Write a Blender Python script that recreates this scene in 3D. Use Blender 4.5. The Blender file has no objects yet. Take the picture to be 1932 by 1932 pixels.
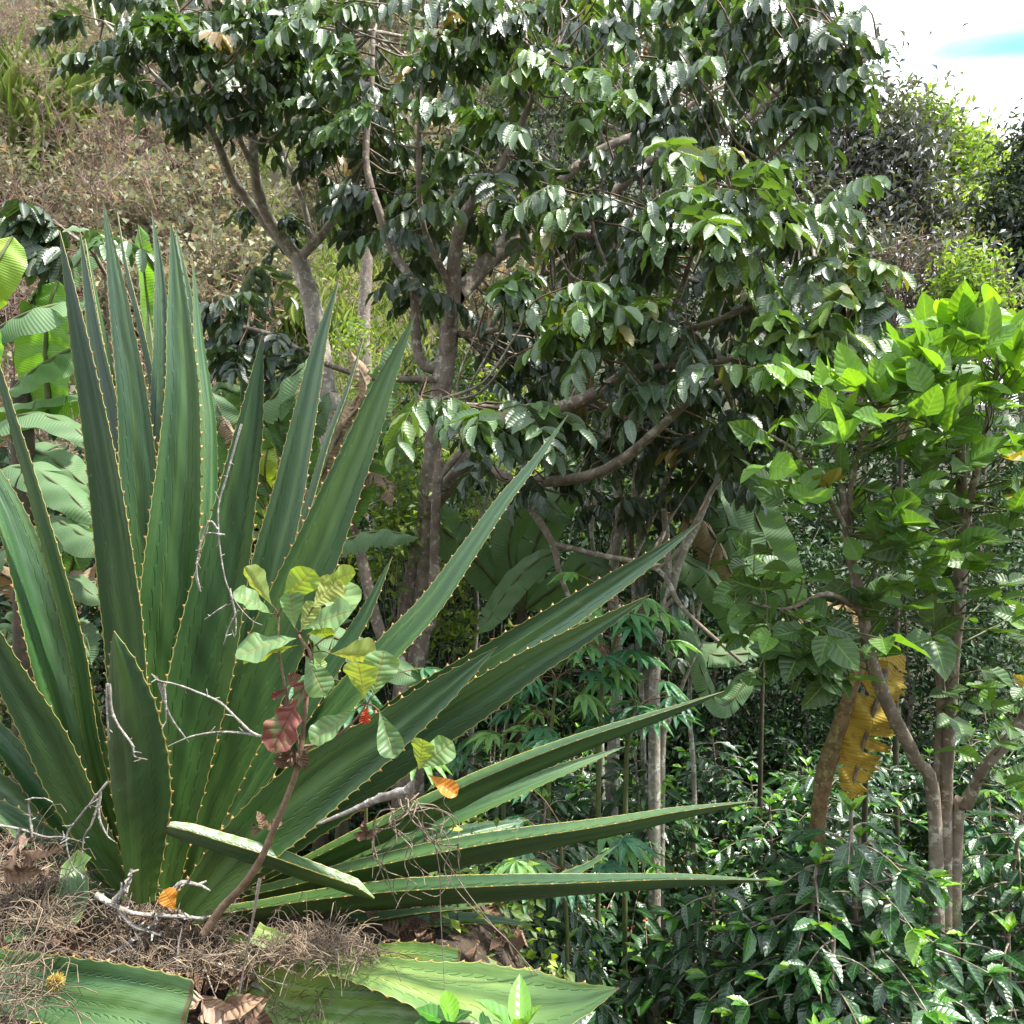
import bpy, math, random
import numpy as np
from mathutils import Vector
R = math.radians
sc = bpy.context.scene
COL = sc.collection
# ---------------------------------------------------------------- camera, light, sky
CZ, FP = 3.2, 1516.0
cam = bpy.data.objects.new('camera', bpy.data.cameras.new('camera'))
COL.objects.link(cam); sc.camera = cam
cam.location = (0, 0, CZ); cam.rotation_euler = (R(90), 0, 0)
cam.data.sensor_width = 36; cam.data.lens = 36 * FP / 1932
cam.data.clip_start = .05; cam.data.clip_end = 900
sc.view_settings.view_transform = 'Standard'; sc.view_settings.look = 'None'
sc.view_settings.gamma = 1; sc.view_settings.exposure = 1.12
SUN_AZ, SUN_EL = R(98), R(62)
sd = Vector((math.sin(SUN_AZ) * math.cos(SUN_EL), math.cos(SUN_AZ) * math.cos(SUN_EL), math.sin(SUN_EL)))
sl = bpy.data.lights.new('sun', 'SUN'); sl.energy = 5.0; sl.angle = R(2.5); sl.color = (1, .96, .88)
so = bpy.data.objects.new('sun', sl); COL.objects.link(so)
so.rotation_euler = sd.to_track_quat('Z', 'Y').to_euler(); so.location = (10, 10, 40)
sc.cycles.max_bounces = 5; sc.cycles.diffuse_bounces = 2; sc.cycles.glossy_bounces = 2
sc.cycles.transmission_bounces = 4; sc.cycles.use_denoising = True
sc.cycles.sample_clamp_indirect = 6
W = bpy.data.worlds.new('World'); sc.world = W; W.use_nodes = True

class NT:
    """tiny node-graph helper"""
    def __init__(s, tree): s.t = tree; s.t.nodes.clear()
    def n(s, typ, **kw):
        nd = s.t.nodes.new(typ)
        for k, v in kw.items(): setattr(nd, k, v)
        return nd
    def link(s, a, b): s.t.links.new(a, b)
    def put(s, sock, v):
        if isinstance(v, (int, float)): sock.default_value = v
        elif isinstance(v, (tuple, list)):
            sock.default_value = tuple(v) + ((1,) if len(v) == 3 and len(sock.default_value) == 4 else ())
        else: s.link(v, sock)
    def m(s, op, a, b=0.0, c=0.0, clamp=False):
        nd = s.n('ShaderNodeMath', operation=op); nd.use_clamp = clamp
        for i, v in enumerate((a, b, c)): s.put(nd.inputs[i], v)
        return nd.outputs[0]
    def mix(s, f, a, b, mode='MIX'):
        nd = s.n('ShaderNodeMix', data_type='RGBA', blend_type=mode)
        s.put(nd.inputs[0], f); s.put(nd.inputs[6], a); s.put(nd.inputs[7], b)
        return nd.outputs[2]
    def ramp(s, f, stops):
        nd = s.n('ShaderNodeValToRGB'); cr = nd.color_ramp
        while len(cr.elements) < len(stops): cr.elements.new(.5)
        for e, (p, c) in zip(cr.elements, stops): e.position = p; e.color = tuple(c) + (1,)
        s.put(nd.inputs[0], f); return nd.outputs[0]
    def noise(s, vec, scale, detail=3, rough=.5):
        nd = s.n('ShaderNodeTexNoise'); nd.inputs['Scale'].default_value = scale
        nd.inputs['Detail'].default_value = detail; nd.inputs['Roughness'].default_value = rough
        if vec is not None: s.link(vec, nd.inputs['Vector'])
        return nd.outputs[0]
    def sstep(s, x, lo, hi):
        nd = s.n('ShaderNodeMapRange', interpolation_type='SMOOTHSTEP')
        s.put(nd.inputs[0], x); nd.inputs[1].default_value = lo; nd.inputs[2].default_value = hi
        return nd.outputs[0]
    def scale(s, vec, xyz):
        nd = s.n('ShaderNodeVectorMath', operation='MULTIPLY'); s.link(vec, nd.inputs[0])
        nd.inputs[1].default_value = xyz; return nd.outputs[0]

g = NT(W.node_tree)
out = g.n('ShaderNodeOutputWorld'); bg = g.n('ShaderNodeBackground'); bg.inputs[1].default_value = .14
sky = g.n('ShaderNodeTexSky', sky_type='NISHITA'); sky.sun_disc = False
sky.sun_elevation = SUN_EL; sky.sun_rotation = SUN_AZ; sky.altitude = 1600
tc = g.n('ShaderNodeTexCoord'); sep = g.n('ShaderNodeSeparateXYZ'); g.link(tc.outputs['Generated'], sep.inputs[0])
ys = g.m('MAXIMUM', sep.outputs[1], .05)
px = g.m('DIVIDE', sep.outputs[0], ys); pz = g.m('DIVIDE', sep.outputs[2], ys)
cn = g.noise(g.scale(tc.outputs['Generated'], (2, 2, 9)), 1.6, 5, .6)
wob = g.m('MULTIPLY', g.m('SUBTRACT', cn, .5), 1.1)
ex = g.m('POWER', g.m('ABSOLUTE', g.m('DIVIDE', g.m('SUBTRACT', px, .71), .28)), 2)
ez = g.m('POWER', g.m('ABSOLUTE', g.m('DIVIDE', g.m('SUBTRACT', pz, g.m('ADD', .51, g.m('MULTIPLY', px, .115))), .030)), 2)
front = g.m('GREATER_THAN', sep.outputs[1], .1)
gap = g.m('MULTIPLY', front, g.sstep(g.m('ADD', g.m('ADD', ex, ez), wob), 1.4, 0.0))
over = g.m('MULTIPLY', g.sstep(cn, .47, .62), g.m('SUBTRACT', 1, front), clamp=True)
blue = g.m('MAXIMUM', g.m('MULTIPLY', gap, .92), g.m('MULTIPLY', over, .75))
cloudcol = g.ramp(cn, [(.3, (.80, .84, .90)), (.6, (1, 1, 1))])
cloud = g.mix(1.0, cloudcol, (9.2, 9.4, 9.9), 'MULTIPLY')
skyc = g.mix(1.0, sky.outputs[0], (.48, 1.22, 1.28), 'MULTIPLY')
g.link(g.mix(blue, cloud, skyc), bg.inputs[0]); g.link(bg.outputs[0], out.inputs[0])

# ---------------------------------------------------------------- helpers
rng = np.random.default_rng(7)
def P(u, v, d): return np.array(((u - 966) / FP * d, d, CZ - (v - 966) / FP * d))
def PX(px, d): return px / FP * d
def unit(a):
    a = np.asarray(a, float); n = np.linalg.norm(a, axis=-1, keepdims=True); return a / np.maximum(n, 1e-9)
def sm(x, a, b):
    t = np.clip((np.asarray(x, float) - a) / (b - a), 0, 1); return t * t * (3 - 2 * t)

class MB:
    """collects geometry and links it as ONE mesh object"""
    def __init__(s): s.v = []; s.f = []; s.uv = []; s.r = []; s.m = []; s.n = 0
    def add(s, v, faces, uv=None, rnd=0.5, mat=0):
        v = np.asarray(v, float).reshape(-1, 3); k = len(v)
        if uv is None: uv = np.zeros((k, 2))
        s.v.append(v); s.uv.append(np.asarray(uv, float))
        s.r.append(np.broadcast_to(np.asarray(rnd, float), (k,)).copy())
        if isinstance(faces, np.ndarray): faces = [faces]
        else: faces = [np.array([f]) for f in faces]
        for F in faces:
            s.f.append(F + s.n); s.m.append(np.full(len(F), mat))
        s.n += k
    def inst(s, T, M, O, rnd, mat=0):
        """T=(verts, faces[k,4], uv); M (n,3,3) whose ROWS are the images of x, y, z; O (n,3)"""
        M = np.asarray(M, float); O = np.asarray(O, float)
        if len(O) == 0: return
        V = np.einsum('ti,nij->ntj', T[0], M) + O[:, None, :]
        n, t = V.shape[:2]
        F = (T[1][None] + (np.arange(n) * t)[:, None, None]).reshape(-1, T[1].shape[1])
        s.add(V.reshape(-1, 3), F, np.tile(T[2], (n, 1)), np.repeat(np.asarray(rnd, float), t), mat)
    def grid(s, V, uv=None, rnd=.5, mat=0, closed=False):
        a, b = V.shape[:2]
        i = np.arange(a - 1)[:, None]; j = np.arange(b if closed else b - 1)[None]
        jn = (j + 1) % b
        F = np.stack(np.broadcast_arrays(i * b + j, i * b + jn, (i + 1) * b + jn, (i + 1) * b + j), -1).reshape(-1, 4)
        if uv is None:
            U, Vv = np.meshgrid(np.linspace(0, 1, a), np.linspace(0, 1, b), indexing='ij'); uv = np.stack((U, Vv), -1)
        r = rnd if np.ndim(rnd) == 0 else np.asarray(rnd).reshape(-1)
        s.add(V.reshape(-1, 3), F, uv.reshape(-1, 2), r, mat)
    def tube(s, pts, rad, seg=6, sub=4, mat=0, rnd=.5, bumpy=0):
        p, r = spline(pts, rad, sub); n = len(p)
        t = unit(np.gradient(p, axis=0)); ref = np.array((0.3, 1, .2)) if abs(t[0][1]) < .8 else np.array((1., .1, .2))
        a = unit(np.cross(t, ref)); b = np.cross(t, a)
        th = np.linspace(0, 2 * np.pi, seg, endpoint=False)
        rr = r[:, None] * (1 + bumpy * rng.normal(0, 1, (n, seg)))
        V = p[:, None] + rr[..., None] * (np.cos(th)[None, :, None] * a[:, None] + np.sin(th)[None, :, None] * b[:, None])
        L = np.concatenate(([0], np.cumsum(np.linalg.norm(np.diff(p, axis=0), axis=1))))
        uv = np.stack(np.broadcast_arrays(L[:, None], th[None] / 6.283), -1)
        s.grid(V, uv, rnd, mat, closed=True)
        return p, r
    def merge(s, o, dm):
        s.v += o.v; s.uv += o.uv; s.r += o.r; s.f += [f + s.n for f in o.f]; s.m += [m + dm for m in o.m]; s.n += o.n
    def build(s, name, mats, parent=None, smooth=True):
        me = bpy.data.meshes.new(name)
        v = np.concatenate(s.v) if s.v else np.zeros((0, 3))
        if parent is not None: v = v - np.array(parent['_o'])
        me.vertices.add(len(v)); me.vertices.foreach_set('co', v.astype(np.float32).ravel())
        loops = np.concatenate([f.ravel() for f in s.f]); tot = np.concatenate([np.full(len(f), f.shape[1]) for f in s.f])
        me.loops.add(len(loops)); me.loops.foreach_set('vertex_index', loops.astype(np.int32))
        me.polygons.add(len(tot))
        me.polygons.foreach_set('loop_start', np.concatenate(([0], np.cumsum(tot)[:-1])).astype(np.int32))
        me.polygons.foreach_set('material_index', np.concatenate(s.m).astype(np.int32))
        me.polygons.foreach_set('use_smooth', np.full(len(tot), smooth))
        ul = me.uv_layers.new(name='UVMap'); ul.data.foreach_set('uv', np.concatenate(s.uv)[loops].astype(np.float32).ravel())
        at = me.attributes.new('rnd', 'FLOAT', 'POINT'); at.data.foreach_set('value', np.concatenate(s.r).astype(np.float32))
        me.update(calc_edges=True)
        for m in (mats if isinstance(mats, (list, tuple)) else [mats]): me.materials.append(m)
        o = bpy.data.objects.new(name, me); COL.objects.link(o)
        if parent is not None:
            o.parent = parent['_p'] if isinstance(parent, dict) else parent
        return o

def spline(pts, rad, sub=4):
    p = np.asarray(pts, float); r = np.broadcast_to(np.asarray(rad, float), (len(p),)) if np.ndim(rad) == 0 else np.asarray(rad, float)
    if len(r) != len(p): r = np.interp(np.linspace(0, 1, len(p)), np.linspace(0, 1, len(r)), r)
    if sub <= 1 or len(p) < 3:
        if sub > 1:
            t = np.linspace(0, 1, sub + 1)[:, None]; return p[0] + (p[-1] - p[0]) * t, r[0] + (r[-1] - r[0]) * t[:, 0]
        return p, r
    q = np.vstack((2 * p[0] - p[1], p, 2 * p[-1] - p[-2])); out = []; ro = []
    for i in range(len(p) - 1):
        a, b, c, d = q[i:i + 4]
        for t in np.linspace(0, 1, sub, endpoint=False):
            out.append(.5 * (2 * b + (c - a) * t + (2 * a - 5 * b + 4 * c - d) * t * t + (3 * b - a - 3 * c + d) * t ** 3))
            ro.append(r[i] + (r[i + 1] - r[i]) * t)
    out.append(p[-1]); ro.append(r[-1]); return np.array(out), np.array(ro)

def thing(name, label, cat, o, group=None, kind=None):
    e = bpy.data.objects.new(name, None); COL.objects.link(e); e.location = tuple(float(x) for x in o)
    e.empty_display_size = .2
    tag(e, label, cat, group, kind)
    return {'_p': e, '_o': [float(x) for x in o]}
def tag(o, label, cat, group=None, kind=None):
    if isinstance(o, dict): o = o['_p']
    if label: o['label'] = label
    if cat: o['category'] = cat
    if group: o['group'] = group
    if kind: o['kind'] = kind
def sub_of(parent, obj): return {'_p': obj, '_o': parent['_o']}
def copy_thing(root, loc, rz, s, label=None, group=None, sz=None):
    r = root.copy(); COL.objects.link(r); r.location = tuple(float(x) for x in loc); r.rotation_euler = (0, 0, rz); r.scale = (s, s, sz or s)
    if label: r['label'] = label
    if group: r['group'] = group
    for ch in list(root.children):
        c = ch.copy(); COL.objects.link(c); c.parent = r
        for k in list(ch.children):
            d = k.copy(); COL.objects.link(d); d.parent = c
    return r

def leaf_tpl(nu=5, nv=2, prof='ell', curl=.15, fold=.12, wave=0., waves=5):
    """x along the leaf 0..1, y across -.5..0.5, z up; nv cells each side of the midrib"""
    x = np.linspace(0, 1, nu + 1); s = np.linspace(-1, 1, 2 * nv + 1)
    w = {'ell': lambda x: np.sin(np.pi * np.clip(x, 0, 1) ** .92) ** .8 * (1 - .25 * x ** 4),
         'blade': lambda x: np.interp(x, [0, .08, .2, .4, .6, .78, .9, .96, 1], [.06, .5, .82, 1, .98, .82, .52, .24, .02]),
         'ovate': lambda x: np.interp(x, [0, .06, .2, .38, .6, .8, .93, 1], [.05, .5, .92, 1, .82, .48, .14, 0]),
         'rag': lambda x: np.interp(x, [0, .15, .3, .4, .5, .62, .7, .8, .9, 1], [.12, .5, .22, .2, .75, .7, 1, .8, .85, .2]),
         'obov': lambda x: np.interp(x, [0, .1, .3, .5, .7, .85, .95, 1], [.03, .12, .45, .8, 1, .95, .62, .15]),
         'lance': lambda x: np.sin(np.pi * x ** .8) ** 1.1}[prof](x)
    X, S = np.meshgrid(x, s, indexing='ij'); Y = .5 * S * w[:, None]
    Z = -curl * X ** 2 + fold * np.abs(S) * w[:, None] * .5 + wave * np.sin(waves * 2 * np.pi * X + 1.2 * np.sign(S)) * np.abs(S) * w[:, None]
    X = X + .0 * S
    a, b = X.shape; i = np.arange(a - 1)[:, None]; j = np.arange(b - 1)[None]
    F = np.stack(np.broadcast_arrays(i * b + j, i * b + j + 1, (i + 1) * b + j + 1, (i + 1) * b + j), -1).reshape(-1, 4)[:, ::-1]
    return (np.stack((X, Y, Z), -1).reshape(-1, 3), F, np.stack((X, .5 + S / 2), -1).reshape(-1, 2))
def frames(axis, nrm, L, Wd, H=None):
    """rows: leaf axis * L, width direction * Wd, normal * L"""
    ax = unit(axis); wd = unit(np.cross(nrm, ax)); nm = np.cross(ax, wd)
    L = np.broadcast_to(np.asarray(L, float), (len(ax),)); Wd = np.broadcast_to(np.asarray(Wd, float), (len(ax),))
    return np.stack((ax * L[:, None], wd * Wd[:, None], nm * np.broadcast_to(np.asarray(L if H is None else H, float), (len(ax),))[:, None]), 1)
def rdir(n, g=None):
    return unit((g or rng).normal(0, 1, (n, 3)))

# ---------------------------------------------------------------- materials
def new_mat(name):
    m = bpy.data.materials.new(name); m.use_nodes = True; return m, NT(m.node_tree)
def leaf_mat(name, stops, back=(.10, .17, .06), rough=.38, transl=.25, tcol=None, veins=9, vk=.5, vein_col=None, bump=.25, blotch=None, spec=.5, midw=.07, veinmix=.5, edge=None):
    m, g = new_mat(name)
    at = g.n('ShaderNodeAttribute', attribute_name='rnd'); geo = g.n('ShaderNodeNewGeometry')
    uv = g.n('ShaderNodeUVMap', uv_map='UVMap'); sp = g.n('ShaderNodeSeparateXYZ'); g.link(uv.outputs[0], sp.inputs[0])
    u = sp.outputs[0]; va = g.m('ABSOLUTE', g.m('MULTIPLY', g.m('SUBTRACT', sp.outputs[1], .5), 2))
    base = g.ramp(at.outputs['Fac'], stops)
    tcd = g.n('ShaderNodeTexCoord')
    nz = g.noise(tcd.outputs['Object'], 22, 3, .6)
    base = g.mix(g.m('MULTIPLY', g.sstep(nz, .3, .8), .45), base, g.mix(1, base, (1.5, 1.35, .9), 'MULTIPLY'))
    if blotch:
        bn = g.noise(tcd.outputs['Object'], blotch[1], 4, .65)
        base = g.mix(g.sstep(bn, blotch[2], blotch[2] + .1), base, blotch[0])
    if edge: base = g.mix(g.sstep(g.m('ADD', va, g.m('MULTIPLY', g.m('SUBTRACT', g.noise(tcd.outputs['Object'], 17, 4, .7), .5), 1.1)), .62, .95), base, edge)
    mid = g.sstep(va, midw, midw * .3)
    tri = g.m('ABSOLUTE', g.m('SUBTRACT', g.m('FRACT', g.m('SUBTRACT', g.m('MULTIPLY', u, veins), g.m('MULTIPLY', va, vk * 3))), .5))
    side = g.sstep(tri, .10, .0)
    vn = g.m('MAXIMUM', mid, g.m('MULTIPLY', side, .45))
    vc = vein_col or tuple(min(1, c * 1.8 + .02) for c in stops[len(stops) // 2][1])
    base = g.mix(g.m('MULTIPLY', vn, veinmix), base, vc)
    colr = g.mix(geo.outputs['Backfacing'], base, g.mix(.65, base, back))
    h = g.m('SUBTRACT', g.m('SINE', g.m('MULTIPLY', tri, math.pi)), g.m('MULTIPLY', mid, 1.2))
    bp = g.n('ShaderNodeBump'); bp.inputs['Strength'].default_value = bump; bp.inputs['Distance'].default_value = .004
    g.link(h, bp.inputs['Height'])
    pr = g.n('ShaderNodeBsdfPrincipled'); g.link(colr, pr.inputs['Base Color'])
    rr = g.m('ADD', rough, g.m('MULTIPLY', geo.outputs['Backfacing'], .25))
    rr = g.m('ADD', rr, g.m('MULTIPLY', g.m('SUBTRACT', nz, .5), .25))
    g.link(rr, pr.inputs['Roughness']); pr.inputs['Specular IOR Level'].default_value = spec
    g.link(bp.outputs[0], pr.inputs['Normal'])
    tr = g.n('ShaderNodeBsdfTranslucent'); g.put(tr.inputs[0], g.mix(1, base, tcol or (2.6, 2.6, .8), 'MULTIPLY'))
    g.link(bp.outputs[0], tr.inputs[1])
    mx = g.n('ShaderNodeMixShader'); mx.inputs[0].default_value = transl
    g.link(pr.outputs[0], mx.inputs[1]); g.link(tr.outputs[0], mx.inputs[2])
    o = g.n('ShaderNodeOutputMaterial'); g.link(mx.outputs[0], o.inputs[0]); return m
def bark_mat(name, c1, c2, lichen=None, rough=.85, sc_=14, bump=.5):
    m, g = new_mat(name); tcd = g.n('ShaderNodeTexCoord'); ob = tcd.outputs['Object']
    n1 = g.noise(ob, sc_, 5, .65); n2 = g.noise(g.scale(ob, (1, 1, .35)), sc_ * 5, 3, .6)
    c = g.mix(g.sstep(n1, .3, .7), c1, c2); c = g.mix(g.m('MULTIPLY', n2, .5), c, g.mix(1, c, (.45, .42, .4), 'MULTIPLY'))
    if lichen: c = g.mix(g.sstep(g.noise(ob, sc_ * 1.7, 4, .7), .54, .62), c, lichen)
    at = g.n('ShaderNodeAttribute', attribute_name='rnd')
    c = g.mix(1, c, g.ramp(at.outputs['Fac'], [(0, (.55, .5, .48)), (.5, (1, 1, 1)), (1, (1.5, 1.4, 1.2))]), 'MULTIPLY')
    bp = g.n('ShaderNodeBump'); bp.inputs['Strength'].default_value = bump; bp.inputs['Distance'].default_value = .01
    g.link(g.m('ADD', n1, n2), bp.inputs['Height'])
    pr = g.n('ShaderNodeBsdfPrincipled'); g.link(c, pr.inputs['Base Color']); pr.inputs['Roughness'].default_value = rough
    g.link(bp.outputs[0], pr.inputs['Normal']); o = g.n('ShaderNodeOutputMaterial'); g.link(pr.outputs[0], o.inputs[0]); return m

def agave_mat(name, base, mid, tip, lit_band):
    """thick agave leaf: streaks along u, broad painted bands of light and shade, bud imprints, waxy bloom that shows towards the tip"""
    m, g = new_mat(name)
    uv = g.n('ShaderNodeUVMap', uv_map='UVMap'); sp = g.n('ShaderNodeSeparateXYZ'); g.link(uv.outputs[0], sp.inputs[0])
    at = g.n('ShaderNodeAttribute', attribute_name='rnd'); r = at.outputs['Fac']
    u = sp.outputs[0]; va = g.m('ABSOLUTE', g.m('MULTIPLY', g.m('SUBTRACT', sp.outputs[1], .5), 2))
    cb = g.n('ShaderNodeCombineXYZ'); g.link(g.m('MULTIPLY', u, 3.0), cb.inputs[0]); g.link(g.m('MULTIPLY', sp.outputs[1], 13), cb.inputs[1]); g.link(g.m('MULTIPLY', r, 37), cb.inputs[2])
    st = g.noise(cb.outputs[0], 1.6, 4, .6)
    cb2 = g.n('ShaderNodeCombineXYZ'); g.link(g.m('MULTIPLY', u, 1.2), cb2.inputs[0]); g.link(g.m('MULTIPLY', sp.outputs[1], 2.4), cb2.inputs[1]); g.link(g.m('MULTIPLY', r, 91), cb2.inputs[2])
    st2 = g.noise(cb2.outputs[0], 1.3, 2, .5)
    c = g.ramp(g.m('ADD', u, g.m('MULTIPLY', g.m('SUBTRACT', st, .5), .35)), [(0, base), (.45, mid), (1, tip)])
    c = g.mix(g.m('MULTIPLY', g.sstep(st2, .44, .68), .5), c, lit_band)  # broad pale bands: uneven light on the blade put into its colour
    c = g.mix(g.m('MULTIPLY', g.sstep(st, .42, .26), .22), c, g.mix(1, c, (.45, .52, .5), 'MULTIPLY'))
    c = g.mix(g.m('MULTIPLY', g.sstep(st2, .50, .30), .5), c, g.mix(1, c, (.40, .50, .45), 'MULTIPLY'))  # broad dark bands: shading across the blade painted into its colour
    c = g.mix(1, c, g.ramp(r, [(0, (.72, .76, .74)), (1, (1.12, 1.1, 1.05))]), 'MULTIPLY')
    tcd = g.n('ShaderNodeTexCoord'); fl = g.noise(tcd.outputs['Object'], 60, 3, .7); big = g.noise(tcd.outputs['Object'], 5, 3, .6)
    c = g.mix(g.m('MULTIPLY', g.sstep(big, .35, .7), .35), c, g.mix(1, c, (1.35, 1.25, 1.0), 'MULTIPLY'))
    scars = g.m('MULTIPLY', g.sstep(fl, .72, .76), .6)
    c = g.mix(scars, c, (.30, .27, .14))
    wn = g.noise(tcd.outputs['Object'], 11, 5, .75)
    c = g.mix(g.m('MULTIPLY', g.sstep(wn, .66, .72), .55), c, (.22, .21, .11))
    c = g.mix(g.sstep(g.m('ADD', u, g.m('MULTIPLY', wn, .012)), .990, 1.0), c, (.10, .06, .035))
    # imprints of neighbouring leaf edges left in the bud: two scalloped lines each side
    def imprint(v0, k, ph):
        fr = g.m('FRACT', g.m('ADD', g.m('MULTIPLY', u, k), ph))
        hook = g.m('MULTIPLY', g.m('POWER', fr, 3.0), .10)
        line = g.m('ABSOLUTE', g.m('SUBTRACT', va, g.m('ADD', g.m('SUBTRACT', v0, g.m('MULTIPLY', u, .10)), hook)))
        return g.m('MULTIPLY', g.sstep(line, .030, .004), g.sstep(fr, .02, .2))
    im = g.m('MAXIMUM', imprint(.62, 30, 0.0), g.m('MULTIPLY', imprint(.30, 26, .4), g.sstep(u, .9, .2)))
    edge = g.sstep(va, .965, .99)
    c = g.mix(edge, c, (.42, .40, .12)); c = g.mix(g.m('MULTIPLY', g.m('MULTIPLY', im, .55), g.sstep(big, .35, .65)), c, g.mix(1, c, (.5, .55, .55), 'MULTIPLY'))
    h = g.m('ADD', g.m('MULTIPLY', st, .5), g.m('MULTIPLY', im, -.9)); h = g.m('ADD', h, g.m('MULTIPLY', fl, .12))
    h = g.m('ADD', h, g.m('MULTIPLY', st2, .8))
    bp = g.n('ShaderNodeBump'); bp.inputs['Strength'].default_value = .55; bp.inputs['Distance'].default_value = .004; g.link(h, bp.inputs['Height'])
    pr = g.n('ShaderNodeBsdfPrincipled'); g.link(c, pr.inputs['Base Color'])
    g.link(g.m('ADD', g.m('ADD', .22, g.m('MULTIPLY', fl, .16)), g.m('MULTIPLY', big, .18)), pr.inputs['Roughness']); g.link(bp.outputs[0], pr.inputs['Normal'])
    pr.inputs['Specular IOR Level'].default_value = .6
    tr = g.n('ShaderNodeBsdfTranslucent'); g.put(tr.inputs[0], g.mix(1, c, (1.6, 2.4, .5), 'MULTIPLY'))
    mx = g.n('ShaderNodeMixShader'); mx.inputs[0].default_value = .10
    g.link(pr.outputs[0], mx.inputs[1]); g.link(tr.outputs[0], mx.inputs[2])
    o = g.n('ShaderNodeOutputMaterial'); g.link(mx.outputs[0], o.inputs[0]); return m

M = {}
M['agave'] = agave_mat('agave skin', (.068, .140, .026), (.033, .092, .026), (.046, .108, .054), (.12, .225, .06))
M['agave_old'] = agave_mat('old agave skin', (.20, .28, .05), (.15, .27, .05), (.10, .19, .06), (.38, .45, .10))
M['spine'] = bark_mat('spine horn', (.22, .11, .035), (.42, .25, .07), None, .5, 40, .1)
M['inga'] = leaf_mat('shade tree leaf', [(0, (.020, .038, .025)), (.55, (.042, .074, .040)), (.8, (.07, .145, .04)), (.96, (.12, .20, .035)), (1, (.22, .14, .05))],
                     back=(.05, .075, .03), rough=.40, transl=.2, veins=9, vk=.45, bump=.22, spec=.9, blotch=((.22, .15, .11), 9, .72), veinmix=.7)
M['inga_fresh'] = leaf_mat('fresh shade tree leaf', [(0, (.035, .10, .025)), (.6, (.06, .17, .03)), (1, (.16, .27, .04))],
                     back=(.10, .16, .05), rough=.36, transl=.3, veins=10, vk=.45, bump=.5, spec=.55)
M['coffee'] = leaf_mat('coffee leaf', [(0, (.012, .036, .017)), (.6, (.022, .074, .022)), (.85, (.06, .19, .024)), (1, (.20, .38, .03))],
                       back=(.04, .08, .03), rough=.33, transl=.2, veins=7, vk=.4, bump=.2, spec=.8, veinmix=.7)
M['pea'] = leaf_mat('broad shrub leaf', [(0, (.03, .06, .02)), (.4, (.05, .115, .025)), (.7, (.11, .24, .03)), (.93, (.19, .37, .03)), (1, (.26, .20, .04))],
                    back=(.12, .17, .07), rough=.42, transl=.34, tcol=(2.1, 2.0, .6), veins=6, vk=.5, bump=.35, spec=.65)
M['banana'] = leaf_mat('banana leaf', [(0, (.04, .09, .045)), (.5, (.07, .17, .05)), (.85, (.15, .33, .05)), (1, (.34, .40, .06))],
                       back=(.16, .26, .12), rough=.36, transl=.3, veins=58, vk=.25, bump=.35, spec=.55, midw=.03, veinmix=.2, blotch=((.20, .13, .07), 4, .70))
M['banana_dry'] = leaf_mat('dry banana leaf', [(0, (.13, .085, .05)), (.5, (.33, .23, .15)), (.8, (.42, .33, .20)), (1, (.50, .33, .04))],
                       back=(.4, .3, .22), rough=.7, transl=.2, tcol=(1.3, 1.1, .8), veins=40, vk=.2, bump=.7, spec=.2)
M['banana_yellow'] = leaf_mat('yellow banana leaf', [(0, (.20, .20, .05)), (.5, (.40, .27, .06)), (1, (.44, .26, .05))],
                       back=(.5, .35, .05), rough=.55, transl=.2, tcol=(1.4, 1.2, .6), veins=60, vk=.25, bump=.5, spec=.3, midw=.04, blotch=((.13, .07, .03), 13, .54), vein_col=(.55, .42, .13), edge=(.10, .055, .03))
M['sap'] = leaf_mat('wavy sapling leaf', [(0, (.10, .19, .08)), (.4, (.20, .33, .13)), (.7, (.25, .37, .06)), (.85, (.36, .36, .13)), (1, (.50, .20, .03))],
                    back=(.22, .32, .09), rough=.45, transl=.3, tcol=(1.6, 1.6, .6), veins=8, vk=.3, bump=.35, spec=.4, vein_col=(.28, .18, .06), veinmix=.75)
M['sap_red'] = leaf_mat('dying red leaf', [(0, (.15, .05, .04)), (.5, (.19, .07, .055)), (1, (.50, .06, .02))], back=(.16, .06, .05), rough=.6, transl=.2, tcol=(1.4, 1, .8),
                    veins=8, vk=.3, bump=.6, spec=.3, blotch=((.12, .16, .06), 22, .50), vein_col=(.10, .03, .02))
M['greyish'] = leaf_mat('small greyish leaf', [(0, (.035, .045, .042)), (.6, (.075, .085, .078)), (.9, (.13, .15, .11)), (1, (.22, .13, .09))], back=(.10, .11, .10), rough=.42, transl=.15, veins=4, bump=.1, spec=.7)
M['cassava'] = leaf_mat('cassava leaf', [(0, (.03, .10, .06)), (.6, (.06, .18, .09)), (1, (.16, .30, .08))], back=(.12, .2, .12), rough=.45, transl=.25, veins=7, vk=.4, bump=.2, spec=.4)
M['small'] = leaf_mat('small dark leaf', [(0, (.018, .032, .024)), (.6, (.042, .066, .044)), (1, (.10, .14, .06))], back=(.07, .09, .06), rough=.5, transl=.15, veins=4, bump=.1, spec=.5)
M['small_light'] = leaf_mat('small light leaf', [(0, (.05, .09, .03)), (.6, (.12, .20, .04)), (1, (.30, .38, .05))], back=(.14, .2, .06), rough=.5, transl=.3, veins=4, bump=.1)
M['dryleaf'] = leaf_mat('hillside shrub leaf', [(0, (.09, .10, .06)), (.5, (.18, .20, .12)), (.85, (.29, .31, .21)), (1, (.40, .26, .15))], back=(.24, .25, .18), rough=.6, transl=.25, tcol=(1.5, 1.4, 1.0), veins=4, bump=.1, spec=.3)
M['grass'] = leaf_mat('grass blade', [(0, (.12, .15, .04)), (.5, (.20, .30, .05)), (1, (.45, .42, .20))], back=(.2, .28, .07), rough=.6, transl=.3, tcol=(1.5, 1.7, .8), veins=2, bump=.05, spec=.3)
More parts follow.
